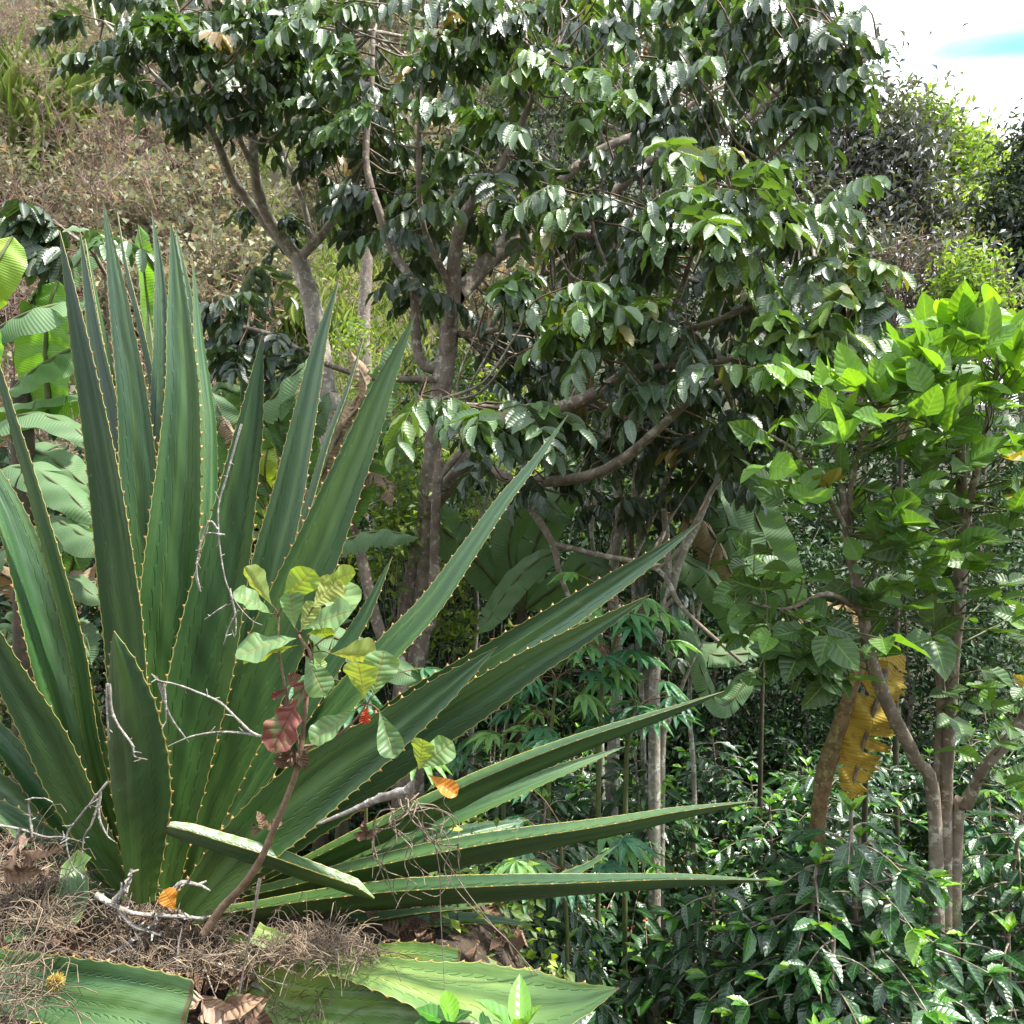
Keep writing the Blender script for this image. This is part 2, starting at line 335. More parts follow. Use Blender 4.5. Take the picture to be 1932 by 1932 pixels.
M['flower'] = leaf_mat('orange blossom', [(0, (.55, .10, .03)), (1, (.8, .25, .03))], back=(.6, .2, .05), rough=.6, transl=.3, tcol=(1.2, 1, .8), veins=2, bump=.05)
M['bark'] = bark_mat('mottled bark', (.15, .115, .085), (.30, .245, .19), (.40, .38, .31))
M['bark_pale'] = bark_mat('pale lichen bark', (.24, .21, .165), (.44, .40, .33), (.55, .54, .46))
M['twig'] = bark_mat('reddish twig', (.12, .065, .04), (.20, .12, .07), None, .75, 30)
M['twig_green'] = bark_mat('green stem', (.08, .11, .03), (.13, .16, .05), None, .6, 30, .2)
M['dead'] = bark_mat('dead twig', (.19, .165, .14), (.40, .37, .33), (.52, .52, .47), .9, 40)
M['drytwig'] = bark_mat('dry brush twig', (.17, .115, .095), (.38, .27, .22), None, .9, 20)
M['straw'] = bark_mat('straw litter', (.10, .075, .055), (.33, .265, .195), None, .9, 30, .2)
M['crisp'] = leaf_mat('crisp dead leaf', [(0, (.08, .05, .035)), (.5, (.20, .13, .09)), (1, (.36, .26, .20))], back=(.25, .18, .14), rough=.75, transl=.08, tcol=(1.2, 1, .8), veins=7, bump=.8, spec=.2)
M['berry'] = bark_mat('coffee berry skin', (.35, .10, .02), (.45, .22, .03), None, .35, 10, .05)
# ---------------------------------------------------------------- ground
def gz(x, y):
    x = np.asarray(x, float); y = np.asarray(y, float)
    ratio = x / np.maximum(y, 2.0)
    k = .93 - .73 * sm(ratio, -.02, .42)
    yy = np.maximum(y - 7.2, 0)
    hill = k * (yy - 1.2 * (1 - np.exp(-yy / 1.2)))
    hill = np.where(y > 70, k * (62.8 - 1.2) + .1 * (y - 70), hill)
    bank = 1.72 * sm(-x, -.75, .15) * sm(-y, -4.2, -2.6)
    mound = .22 * np.exp(-(((x + .95) / .75) ** 2 + ((y - 2.35) / .5) ** 2))
    n = .05 * np.sin(x * 2.3 + y) + .04 * np.sin(y * 3.1 - x * 1.7) + .25 * np.sin(x * .35 + 1) * np.sin(y * .3) * sm(y, 8, 16)
    back = .6 * np.maximum(-y - 2.5, 0)  # unseen rise behind the camera, added to block sky and darken camera-facing leaves
    return back + .1 + hill + bank + mound + n

def terrain():
    a = np.linspace(-1, 1, 260); xs = 110 * np.sign(a) * np.abs(a) ** 2.2
    b = np.linspace(0, 1, 300); ys = np.concatenate((np.linspace(-16, -4.2, 24), -4 + 150 * b ** 2.0))
    X, Y = np.meshgrid(xs, ys, indexing='xy'); Z = gz(X, Y)
    V = np.stack((X, Y, Z), -1)
    mb = MB(); mb.grid(V); m, g = new_mat('leaf litter and hillside soil')
    tcd = g.n('ShaderNodeTexCoord'); ob = tcd.outputs['Object']; sp = g.n('ShaderNodeSeparateXYZ'); g.link(ob, sp.inputs[0])
    n1 = g.noise(ob, .35, 5, .65); n2 = g.noise(ob, 6, 5, .7); n3 = g.noise(ob, 40, 3, .7)
    near = g.mix(g.sstep(n2, .35, .65), (.028, .020, .013), (.10, .070, .045))
    near = g.mix(g.sstep(n3, .55, .7), near, (.20, .14, .09))
    hill = g.ramp(n1, [(.3, (.12, .16, .045)), (.45, (.16, .13, .08)), (.6, (.21, .145, .105)), (.75, (.14, .18, .055))])
    hill = g.mix(g.sstep(n2, .3, .75), hill, g.mix(1, hill, (.5, .5, .45), 'MULTIPLY'))
    hill = g.mix(g.m('MULTIPLY', g.sstep(n3, .5, .7), .5), hill, (.33, .30, .18))
    shade = g.mix(g.sstep(n2, .35, .65), (.022, .026, .012), (.06, .065, .03))  # dark green soil of the right-hand slope
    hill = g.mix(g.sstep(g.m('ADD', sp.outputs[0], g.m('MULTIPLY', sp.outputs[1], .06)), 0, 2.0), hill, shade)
    c = g.mix(g.sstep(sp.outputs[1], 8, 11), near, hill)
    bp = g.n('ShaderNodeBump'); bp.inputs['Strength'].default_value = .8; bp.inputs['Distance'].default_value = .05
    g.link(g.m('ADD', n2, n3), bp.inputs['Height'])
    pr = g.n('ShaderNodeBsdfPrincipled'); g.link(c, pr.inputs['Base Color']); pr.inputs['Roughness'].default_value = .95
    g.link(bp.outputs[0], pr.inputs['Normal']); o = g.n('ShaderNodeOutputMaterial'); g.link(pr.outputs[0], o.inputs[0])
    o = mb.build('ground', m); o['kind'] = 'structure'
terrain()

# ---------------------------------------------------------------- the big agave
PROF_X = [0, .02, .06, .16, .32, .43, .54, .65, .8, .92, 1]
PROF_W = [0.01, .06, .17, .42, .68, .85, .97, 1, .86, .66, .58]
def agave_leaf(par, pts, width, dt, db, nh, fold=.22, rnd=None, mat='agave', cut=None, prof=None, label=None, spine=1.0, wave=0):
    """pts: tip first, (u, v) along the middle of the leaf; dt, db: distance of tip and base; nh: which way its upper face looks"""
    n = len(pts); seg = np.array([0] + [math.hypot(pts[i + 1][0] - pts[i][0], pts[i + 1][1] - pts[i][1]) for i in range(n - 1)])
    cs = np.cumsum(seg) / seg.sum()
    p3 = [P(u, v, dt + (db - dt) * (1 - max(0.0, 1 - s) ** 1.3)) for (u, v), s in zip(pts, cs)]
    c, _ = spline(p3, 1, 10); L = np.concatenate(([0], np.cumsum(np.linalg.norm(np.diff(c, axis=0), axis=1)))); x = L / L[-1]
    N = 150; xi = np.linspace(0, 1, N); c = np.stack([np.interp(xi, x, c[:, k]) for k in range(3)], 1); Ltot = L[-1]
    t = unit(np.gradient(c, axis=0)); nh = unit(nh); nn = unit(nh - (t @ nh)[:, None] * t)
    if wave: nn = unit(nn + wave * np.sin(xi * 9 + width)[:, None] * np.cross(t, nn))
    w = unit(np.cross(t, nn))
    W0 = PX(width, (dt + db) / 2) / 2
    ww = W0 * (np.interp(xi, PROF_X, PROF_W) if prof is None else np.interp(xi, prof[0], prof[1]))
    r = rnd if rnd is not None else float(rng.random())
    mb = MB(); S = np.linspace(-1, 1, 15)
    teeth = max(8, int(Ltot / .037)); ph = rng.random()
    def side(top):
        V = np.zeros((N, 15, 3))
        for j, s_ in enumerate(S):
            bulge = fold * np.abs(s_) ** (1.1 if fold > .6 else 1.6) * ww + (.055 * ww * np.sin(s_ * 6.5 + r * 12) * (1 - s_ * s_) if fold < .6 else 0)
            und = (.03 * np.sin(xi * 23 + s_ * 3 + r * 20) + .012 * np.sin(xi * 71 + s_ * 7 + r * 50)) * ww * (1 - s_ * s_)
            th = (.030 * (1 - abs(s_) ** 2.2) * np.sqrt(np.maximum(ww / W0, .0)) * (W0 / .06) * .35 + .0012)
            sc_ = .0036 * spine * (1 - np.abs(np.sin(np.pi * xi * teeth))) * abs(s_) ** 8 * np.sign(s_) * np.minimum(1, xi * 12)
            V[:, j] = c + (s_ * ww + sc_)[:, None] * w + (bulge + und - (0 if top else 1) * th)[:, None] * nn
        return V
    T = side(True); B = side(False)
    uvx = 1 - xi
    UV = np.stack(np.broadcast_arrays(uvx[:, None], (S[None] + 1) / 2), -1)
    mb.grid(T, UV, r); mb.grid(B[:, ::-1], UV[:, ::-1], r)
    ring = np.stack((T[:, 0], B[:, 0]), 1); mb.grid(ring, np.zeros((N, 2, 2)) + .001, r)
    ring = np.stack((B[:, -1], T[:, -1]), 1); mb.grid(ring, np.zeros((N, 2, 2)) + .001, r)
    for e in (0, N - 1):
        mb.grid(np.stack((T[e], B[e]), 0), None, r)
    # marginal hooks with their pale scalloped rim
    if spine:
        for sgn, j in ((-1, 0), (1, 14)):
            for k in range(teeth):
                f = k / teeth
                if f < .05 or f > .97: continue
                i = f * (N - 1); i0 = int(i); q = T[i0, j] * (1 - i + i0) + T[min(i0 + 1, N - 1), j] * (i - i0)
                if rng.random() < .05: continue
                o_ = sgn * w[i0]; tt = -t[i0]; a = .0060 * spine * (.75 + .5 * rng.random()) * (.55 + .45 * min(1, f * 3))
                pts_ = np.array([q - o_ * .002 - tt * a * 1.0, q + o_ * a * .10 - tt * a * .1, q - o_ * .002 + tt * a * 1.0])
                apex = q + o_ * a * .9 + tt * a * 1.1 * (1 if rng.random() < .85 else -1)
                up = nn[i0] * a * .22
                V = np.vstack((pts_ + up * .5, pts_ - up * .5, apex[None]))
                mb.add(V, np.array([[0, 1, 6], [1, 2, 6], [4, 3, 6], [5, 4, 6], [2, 5, 6], [3, 0, 6]]), None, .3 + .5 * rng.random(), 1)
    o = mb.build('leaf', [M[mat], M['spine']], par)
    if label: o['label'] = label
    return o
HUB = P(280, 1735, 2.3)
AG = thing('giant_agave', 'huge spiny green agave fanning its sword leaves over the straw covered bank', 'agave', (HUB[0], HUB[1], float(gz(HUB[0], HUB[1]))))
UPF = (0, -.9, .45)     # upper face of the rear leaves looks at the camera and up
LV = [  # pts tip->base, width, d tip, d base, normal hint, fold
 ([(150,433),(182,638),(215,800),(240,1000),(262,1300),(275,1650)], 66, 2.62, 2.42, (-.3,-1,.3), .35),
 ([(160,450),(196,640),(240,860),(262,1100),(278,1650)], 60, 2.68, 2.46, (-1,-.5,.2), .3),
 ([(222,400),(238,504),(268,638),(292,775),(300,1000),(295,1640)], 62, 2.70, 2.44, (.9,.6,.3), .25),
 ([(286,396),(300,504),(306,638),(306,800),(305,1000),(300,1640)], 58, 2.62, 2.40, (.2,-1,.3), .35),
 ([(330,425),(352,560),(366,700),(372,860),(370,1000),(330,1640)], 58, 2.6, 2.4, (.6,-.9,.3), .3),
 ([(363,484),(376,638),(388,740),(395,808),(394,942),(385,1040),(350,1350),(320,1640)], 56, 2.52, 2.38, (-.8,.5,.2), .2),
 ([(194,376),(215,504),(235,638),(250,740),(262,875),(272,1060),(285,1650)], 82, 2.42, 2.33, (.1,-1,.35), .22),
 ([(322,416),(331,504),(340,638),(345,740),(340,875),(333,976),(322,1110),(306,1278),(290,1650)], 100, 2.26, 2.25, (.25,-1,.35), .32),
 ([(112,435),(154,640),(194,841),(216,976),(234,1110),(246,1211),(262,1450),(275,1690)], 108, 2.12, 2.18, (-.45,-.95,.3), .28),
 ([(690,625),(655,740),(622,830),(592,935),(560,1045),(520,1160),(440,1380),(350,1650)], 52, 2.7, 2.42, (-.9,-.7,.35), .35),
 ([(640,522),(608,640),(588,740),(568,841),(548,942),(524,1043),(500,1160),(475,1283),(430,1451),(375,1590),(335,1690)], 98, 2.35, 2.26, (-.35,-1,.4), .30),
 ([(495,632),(480,740),(463,841),(443,942),(424,1043),(402,1143),(374,1278),(350,1384),(332,1485),(312,1600),(296,1700)], 122, 1.98, 2.14, (.55,-.75,-.25), .22),
 ([(740,1050),(690,1160),(640,1240),(580,1330),(500,1450),(430,1560),(350,1680)], 70, 2.5, 2.34, (-.4,-.8,.7), .25),
 ([(785,590),(750,668),(719,740),(680,841),(638,942),(600,1036),(560,1127),(520,1220),(465,1340),(400,1490),(330,1690)], 108, 2.18, 2.22, (.1,-1,-.05), .26),
 ([(1072,782),(1010,870),(950,945),(882,1043),(811,1143),(731,1228),(640,1330),(520,1470),(390,1650)], 56, 2.75, 2.36, (-.3,-1,.4), .15),
 ([(925,1343),(850,1385),(760,1435),(660,1490),(560,1560),(430,1680)], 56, 2.6, 2.3, (0,-.7,.9), .35),
 ([(1325,982),(1240,1045),(1130,1118),(1010,1196),(900,1268),(780,1345),(640,1450),(500,1570),(370,1700)], 88, 2.25, 2.2, (-.4,-.9,-.2), .25),
 ([(1228,1122),(1110,1190),(1000,1252),(900,1318),(790,1385),(660,1480),(540,1570),(390,1700)], 98, 1.98, 2.1, (-.3,-.9,-.3), .25),
 ([(937,1221),(850,1290),(740,1375),(620,1460),(520,1545),(440,1620),(350,1725)], 118, 1.92, 2.02, (-.35,-.95,-.2), .22),
 ([(1366,1304),(1240,1358),(1100,1412),(950,1478),(800,1550),(640,1620),(500,1680)], 76, 2.35, 2.3, (-.1,.08,1), .95),
 ([(1180,1408),(1080,1448),(976,1490),(808,1560),(640,1630),(480,1690)], 54, 2.55, 2.34, (-.1,-.8,1), .5),
 ([(998,1546),(880,1573),(760,1608),(640,1645),(480,1700)], 56, 2.7, 2.36, (0,-.9,.7), .3),
 ([(1424,1511),(1289,1540),(1130,1577),(976,1607),(808,1640),(640,1672),(470,1705)], 80, 2.15, 2.2, (-.05,.10,1), .95),
 ([(1166,1594),(1090,1645),(960,1690),(700,1720),(480,1730)], 44, 2.6, 2.34, (0,-.5,1), .6),
 ([(1453,1660),(1289,1668),(1100,1682),(900,1696),(720,1708),(560,1722),(400,1740)], 80, 1.95, 2.12, (0,.14,1), .9),
 ([(312,1568),(420,1605),(560,1650),(706,1695)], 60, 1.92, 1.98, (.1,.14,1), .9),
 ([(1010,1745),(900,1738),(760,1745),(600,1752),(430,1760)], 50, 2.4, 2.25, (0,-.3,1), .6),
 ([(870,1790),(740,1780),(600,1785),(430,1778)], 54, 2.3, 2.2, (0,-.5,1), .5),
 ([(-45,560),(-5,690),(24,790),(52,880),(80,976),(120,1120),(150,1240),(172,1384),(196,1485),(240,1640)], 54, 2.2, 2.26, (-.5,-.8,.3), .12),
 ([(-110,780),(-50,850),(10,960),(62,1110),(104,1260),(140,1384),(178,1500),(235,1650)], 92, 2.3, 2.26, (.5,-.55,.75), .5),
 ([(-90,1060),(-40,1155),(20,1270),(86,1384),(134,1485),(180,1575),(240,1670)], 84, 2.05, 2.16, (.1,-1,-.3), .2),
 ([(-90,1290),(-30,1360),(40,1448),(100,1525),(160,1600),(230,1680)], 62, 2.2, 2.24, (.35,-.5,.9), .6),
 ([(-90,1400),(-20,1470),(60,1540),(130,1610),(220,1690)], 70, 2.3, 2.3, (.3,-.9,.3), .3),
 ([(-80,1490),(0,1530),(80,1590),(150,1640),(230,1700)], 56, 2.1, 2.2, (.2,-.7,.8), .4),
 ([(215,1190),(232,1270),(247,1384),(256,1485),(261,1585),(264,1700)], 122, 1.78, 2.04, (.1,1,.3), .30),
]
for k, (pts, wd, dt, db, nh, fo) in enumerate(LV):
    prof = None
    if k == len(LV) - 1: prof = ([0, .03, .1, .25, .45, .62, .8, 1], [.01, .12, .36, .74, .98, 1, .78, .44])
    if k == 25: prof = ([0, .02, .1, .5, .9, 1], [.5, .6, .8, 1, .7, .05])
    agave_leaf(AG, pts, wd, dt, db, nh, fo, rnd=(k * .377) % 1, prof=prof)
for pts, wd, dt, db, nh in (([(-80,1700),(20,1690),(110,1700),(200,1720)], 70, 2.15, 2.2, (.1,-.6,.8)), ([(60,1990),(120,1930),(190,1850),(260,1760)], 80, 1.9, 2.1, (.5,-.8,.4)),
   ([(380,2010),(360,1920),(330,1830),(300,1750)], 80, 1.95, 2.1, (-.1,-.9,.3)), ([(560,2000),(500,1920),(440,1850),(370,1770)], 76, 2.0, 2.1, (-.4,-.8,.4)), ([(760,1990),(680,1930),(580,1870),(450,1790)], 70, 2.1, 2.2, (-.3,-.7,.6)),
   ([(905,1712),(800,1722),(690,1738),(560,1752),(430,1762)], 46, 2.3, 2.25, (0,.1,1)), ([(820,1560),(740,1590),(650,1625),(520,1680),(400,1725)], 46, 2.45, 2.3, (0,-.3,1))):
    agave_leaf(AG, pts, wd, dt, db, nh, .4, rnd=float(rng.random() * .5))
blunt = ([0, .01, .05, .5, 1], [.9, 1, 1, 1, .9])
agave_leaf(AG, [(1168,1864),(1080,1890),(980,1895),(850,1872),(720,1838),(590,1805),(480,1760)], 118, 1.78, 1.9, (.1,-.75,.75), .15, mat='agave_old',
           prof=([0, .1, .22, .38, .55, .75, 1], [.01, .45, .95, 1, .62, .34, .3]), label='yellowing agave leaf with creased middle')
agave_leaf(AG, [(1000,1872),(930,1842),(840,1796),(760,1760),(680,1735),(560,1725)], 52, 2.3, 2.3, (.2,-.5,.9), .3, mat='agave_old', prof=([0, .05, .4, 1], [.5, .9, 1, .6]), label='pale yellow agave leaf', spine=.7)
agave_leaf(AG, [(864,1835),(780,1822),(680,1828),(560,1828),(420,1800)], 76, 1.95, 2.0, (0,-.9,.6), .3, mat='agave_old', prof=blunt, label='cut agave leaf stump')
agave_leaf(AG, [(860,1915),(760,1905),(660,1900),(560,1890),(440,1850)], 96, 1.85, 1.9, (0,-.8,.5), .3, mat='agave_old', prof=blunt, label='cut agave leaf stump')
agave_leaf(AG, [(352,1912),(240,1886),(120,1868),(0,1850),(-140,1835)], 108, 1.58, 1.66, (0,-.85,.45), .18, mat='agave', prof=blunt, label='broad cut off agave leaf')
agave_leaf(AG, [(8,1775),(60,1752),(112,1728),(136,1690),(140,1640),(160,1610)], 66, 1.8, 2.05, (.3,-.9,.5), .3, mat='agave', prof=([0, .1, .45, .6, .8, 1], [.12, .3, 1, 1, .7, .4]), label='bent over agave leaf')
st_ = MB(); st_.tube([(HUB[0], HUB[1] + .05, gz(HUB[0], HUB[1]) - .15), (HUB[0], HUB[1], HUB[2] - .05), (HUB[0], HUB[1], HUB[2] + .15)], [.22, .17, .08], 14, 5, bumpy=.06)
st_.build('stump', M['bark'], AG)
# ---------------------------------------------------------------- shade trees with drooping compound leaves
TL = {k: leaf_tpl(8, 1, 'blade', c, f, w, 2.5) for k, (c, f, w) in enumerate([(.12, .25, .03), (.28, .15, .05), (.02, .35, .02)])}
def poly3(pts):      # (u, v, d, diameter px)
    return np.array([P(u, v, d) for u, v, d, _ in pts]), np.array([PX(w, d) / 2 for _, _, d, w in pts])
def sprays(mb, tw, pos, src, g, size=1.0, tone=(0, .8), npair=(4, 6), droop=1.0, face=None):
    """compound leaves at pos (k,3); src: where the twig that carries each comes from"""
    for p, s in zip(pos, src):
        out = p - s; out[2] *= .3; n0 = np.linalg.norm(out)
        az = math.atan2(out[1], out[0]) if n0 > .05 else g.random() * 6.28
        mid = (p + s) / 2 + np.array((0, 0, .05 * n0)) + g.normal(0, .03, 3)
        d0 = unit(p - s + 1e-6)
        tw.tube([s, mid, p + d0 * .03], [.0055 * size, .004 * size, .0025 * size], 4, 3)
        for c in range(g.integers(2, 4)):
            a = az + g.normal(0, .95); pit = g.normal(.12, .35)
            h = np.array((math.cos(a), math.sin(a), 0)); Lr = size * g.uniform(.17, .27); np_ = int(g.integers(*npair))
            t = np.linspace(0, 1, 7)[:, None]
            o = p - d0 * g.random() * min(.12, n0 * .4)
            rc = o + h * Lr * t * math.cos(pit) + np.array((0, 0, 1)) * (Lr * t * math.sin(pit) - .55 * droop * Lr * t ** 1.8)
            tw.tube(rc, [.0022, .0012], 3, 1, mat=1)
            f = (np.arange(np_) + .6) / np_; f = np.repeat(f, 2); sd_ = np.tile([-1., 1.], np_)
            base = np.stack([np.interp(f, t[:, 0], rc[:, k]) for k in range(3)], 1)
            tan = unit(np.stack([np.interp(f, t[:, 0], unit(np.gradient(rc, axis=0))[:, k]) for k in range(3)], 1))
            side = unit(np.cross(tan, (0, 0, 1))) * sd_[:, None]
            hang = g.uniform(.15, 1.25) * droop
            ax = unit(side * .55 + tan * .35 + np.array((0, 0, -1)) * hang + g.normal(0, .18, side.shape))
            nrm = unit(np.cross(tan, ax) * sd_[:, None] * -1 + g.normal(0, .3, ax.shape))
            nrm = np.where(nrm[:, 2:] < -.2, -nrm, nrm)
            L = size * .122 * (.62 + .45 * np.sin(np.pi * (.25 + .6 * f))) * g.uniform(.85, 1.12)
            tn = np.clip(g.uniform(*tone) + g.normal(0, .05, len(f)), 0, .985)
            if g.random() < .010: tn[:] = 1
            k = int(g.integers(3))
            mb.inst(TL[k], frames(ax, nrm, L, L * .40), base, tn)
            e = rc[-1]; mb.inst(TL[k], frames(unit(tan[-1:] + (0, 0, -.5 * hang)), unit(np.array([[0, 0, 1.]]) + side[-1:] * .3), L[-1:] * 1.05, L[-1:] * .42), e[None], tn[:1])

def inpoly(g, poly, n):
    poly = np.array(poly, float); lo, hi = poly.min(0), poly.max(0); out = []
    while len(out) < n:
        q = g.uniform(lo, hi, (n * 2, 2)); x, y = q[:, 0], q[:, 1]; ins = np.zeros(len(q), bool); j = len(poly) - 1
        for i in range(len(poly)):
            xi, yi = poly[i]; xj, yj = poly[j]
            ins ^= ((yi > y) != (yj > y)) & (x < (xj - xi) * (y - yi) / (yj - yi + 1e-9) + xi); j = i
        out += list(q[ins])
    return np.array(out[:n])

def shade_tree(name, label, trunk, limbs, regions, extra, seed, bark='bark', leafmat='inga', group=None, tlabel=None):
    """limbs: list of (u,v,d,px) polylines; regions: (polygon, d range, number, tone, size); extra: single sprays (u,v,d,tone)"""
    g = np.random.default_rng(seed); tp, tr = poly3(trunk)
    b = tp[-1].copy(); gzb = float(gz(b[0], b[1])); tp = np.vstack((tp, [[b[0], b[1] + .03, gzb - .1]])); tr = np.append(tr, tr[-1] * 1.25)
    T = thing(name, label, 'tree', (b[0], b[1], gzb), group)
    mb = MB(); mb.tube(tp, tr, 12, 6, bumpy=.04); mb.build('trunk', M[bark], T)
    S = []; cur = []
    for L in limbs:
        q, r = poly3(L); lb = MB(); sp_, sr = lb.tube(q, r, 8, 5, bumpy=.05); cur.append((lb, MB(), MB()))
        S += [(len(cur) - 1, x) for x in sp_[1:]]
    sid = np.array([a for a, _ in S]); spt = np.array([x for _, x in S])
    def put(pos, tone, size, npair=(4, 6), droop=1.0):
        for p in pos:
            d = np.linalg.norm(spt - p - np.array((0, 0, -.1)), axis=1); i = int(np.argmin(d))
            s = spt[i]; far = np.linalg.norm(p - s)
            lb, fo, tw = cur[sid[i]]
            if far > .35:     # a real bough out to the spray
                e = p + (s - p) * .25 / far; md = (s + e) / 2 + g.normal(0, .05, 3) * far + np.array((0, 0, -.06 * far)); lb.tube([s, md, e], [.0085 * (.6 + far * .6), .0065, .004], 5, 5, bumpy=.06); s = e
            sprays(fo, tw, p[None], s[None], g, size, tone, npair, droop)
    for poly, (d0, d1), n, tone, size in regions:
        uv = inpoly(g, poly, n); dd = g.uniform(d0, d1, n)
        put([P(u, v, d) for (u, v), d in zip(uv, dd)], tone, size)
    for u, v, d, tone in extra: put([P(u, v, d)], tone, 1.0, (4, 7))
    for lb, fo, tw in cur:
        lb.merge(tw, 1); lo = lb.build('branch', [M[bark], M['twig'], M['twig_green']], T)
        if fo.n: fo.build('foliage', M[leafmat], sub_of(T, lo))
    return T

c_trunk = [(850,610,4.9,46),(838,700,4.9,50),(822,800,4.9,42),(812,900,4.95,42),(800,1010,5.0,44),(770,1130,5.0,44),(762,1250,5.0,44),(758,1400,5.0,46)]
c_limbs = [
 [(838,690,4.9,30),(856,560,4.8,30),(858,480,4.7,26),(880,400,4.6,24),(935,330,4.5,18),(985,230,4.4,13),(1030,120,4.3,8)],
 [(838,690,4.9,26),(800,690,4.9,20),(785,640,4.9,20),(780,540,4.9,18),(745,480,4.9,18),(715,400,4.8,16),(690,300,4.8,14),(700,180,4.8,11),(705,60,4.8,8)],
 [(862,560,4.8,34),(880,540,4.9,34),(950,470,5.0,34),(1060,440,5.2,28),(1150,370,5.4,22),(1250,290,5.4,18),(1400,230,5.4,16),(1480,160,5.2,11),(1560,95,4.9,6)],
 [(900,510,4.9,22),(1000,400,5.1,24),(1120,290,5.3,18),(1240,240,5.5,14),(1330,180,5.5,8)],
 [(838,715,4.9,16),(800,716,4.8,13),(700,712,4.6,12),(600,680,4.4,11),(520,635,4.3,10),(430,610,4.2,6)],
 [(862,630,4.9,14),(900,630,4.8,11),(980,610,4.6,9),(1080,575,4.4,7),(1150,520,4.2,5)],
 [(860,560,4.8,16),(800,430,4.6,12),(790,280,4.4,10),(800,120,4.3,8),(800,-40,4.2,6)],
 [(1060,440,5.2,20),(1160,440,4.9,15),(1290,400,4.5,11),(1400,340,4.2,8),(1500,250,4.0,6),(1600,150,3.9,5),(1655,80,3.9,4)],
]
r_limbs = [
 [(820,950,4.9,30),(900,850,4.7,30),(1010,790,4.4,30),(1110,750,4.2,26),(1180,705,4.0,24),(1240,640,3.9,18),(1340,610,3.8,12),(1450,560,3.7,9),(1560,510,3.6,5)],
 [(1180,705,4.0,16),(1260,690,3.9,13),(1370,680,3.8,11),(1470,640,3.7,8),(1600,600,3.6,5)],
 [(1240,640,3.9,14),(1280,560,3.8,12),(1310,470,3.7,10),(1330,400,3.6,8),(1330,330,3.6,5)],
 [(930,890,4.6,22),(990,910,4.4,22),(1100,900,4.1,20),(1170,870,3.9,20),(1230,820,3.8,18),(1320,740,3.7,14),(1400,700,3.6,9)],
 [(980,930,4.4,16),(1040,1020,4.2,14),(1055,1080,4.2,11),(1075,1130,4.2,8)],
 [(1040,1025,4.2,11),(1120,1045,4.1,11),(1240,1075,4.0,10),(1290,1150,3.9,9),(1400,1250,3.8,7)],
 [(1010,790,4.4,14),(940,770,4.1,9),(860,760,3.8,7),(790,745,3.6,5)],
]
c_trunk = [(a, b_, c, w * .8) for a, b_, c, w in c_trunk]
shade_tree('shade_tree', 'dark leaved shade tree with forked mottled trunk beyond the agave tips and drooping feathery foliage', c_trunk, c_limbs, [
 ([(540,-60),(1540,-60),(1570,160),(1480,330),(1260,330),(1160,250),(900,470),(640,460),(580,240)], (4.0, 6.2), 118, (0, .8), 1.02),
 ([(650,330),(1160,330),(1130,520),(1000,640),(880,600),(740,560)], (4.6, 6.0), 30, (0, .6), 1.0),
 ([(1100,200),(1500,170),(1560,420),(1200,520),(1000,420)], (4.9, 6.4), 32, (0, .55), 1.0),
 ([(560,-40),(1500,-40),(1600,120),(1200,200),(620,150)], (3.8, 4.6), 40, (.3, .9), 1.05),
 ([(390,560),(560,560),(620,700),(450,720),(390,650)], (4.0, 4.5), 12, (0, .5), .9),
 ([(900,600),(1150,560),(1180,700),(1050,760),(900,700)], (5.0, 6.0), 22, (0, .35), .9),
 ([(1480,30),(1580,20),(1580,160),(1540,230),(1480,220)], (3.7, 4.2), 9, (.3, .9), 1.0),
], [(1630,20,3.9,(.6,.8)), (1590,130,3.9,(.5,.8)), (1510,90,3.8,(.4,.8)), (480,495,4.3,(.2,.5)), (940,230,3.8,(.7,.9)), (860,200,3.8,(.6,.9)), (1040,120,3.7,(.8,.95)), (1110,150,3.7,(.8,.95)), (1160,190,3.7,(.7,.9)), (700,200,3.9,(.6,.8)), (1245,270,3.6,(.85,.96)), (1300,300,3.6,(.7,.96)), (560,30,4.1,(.6,.85)), (620,60,4.1,(.6,.9))], 11)
fr = (.55, .97)
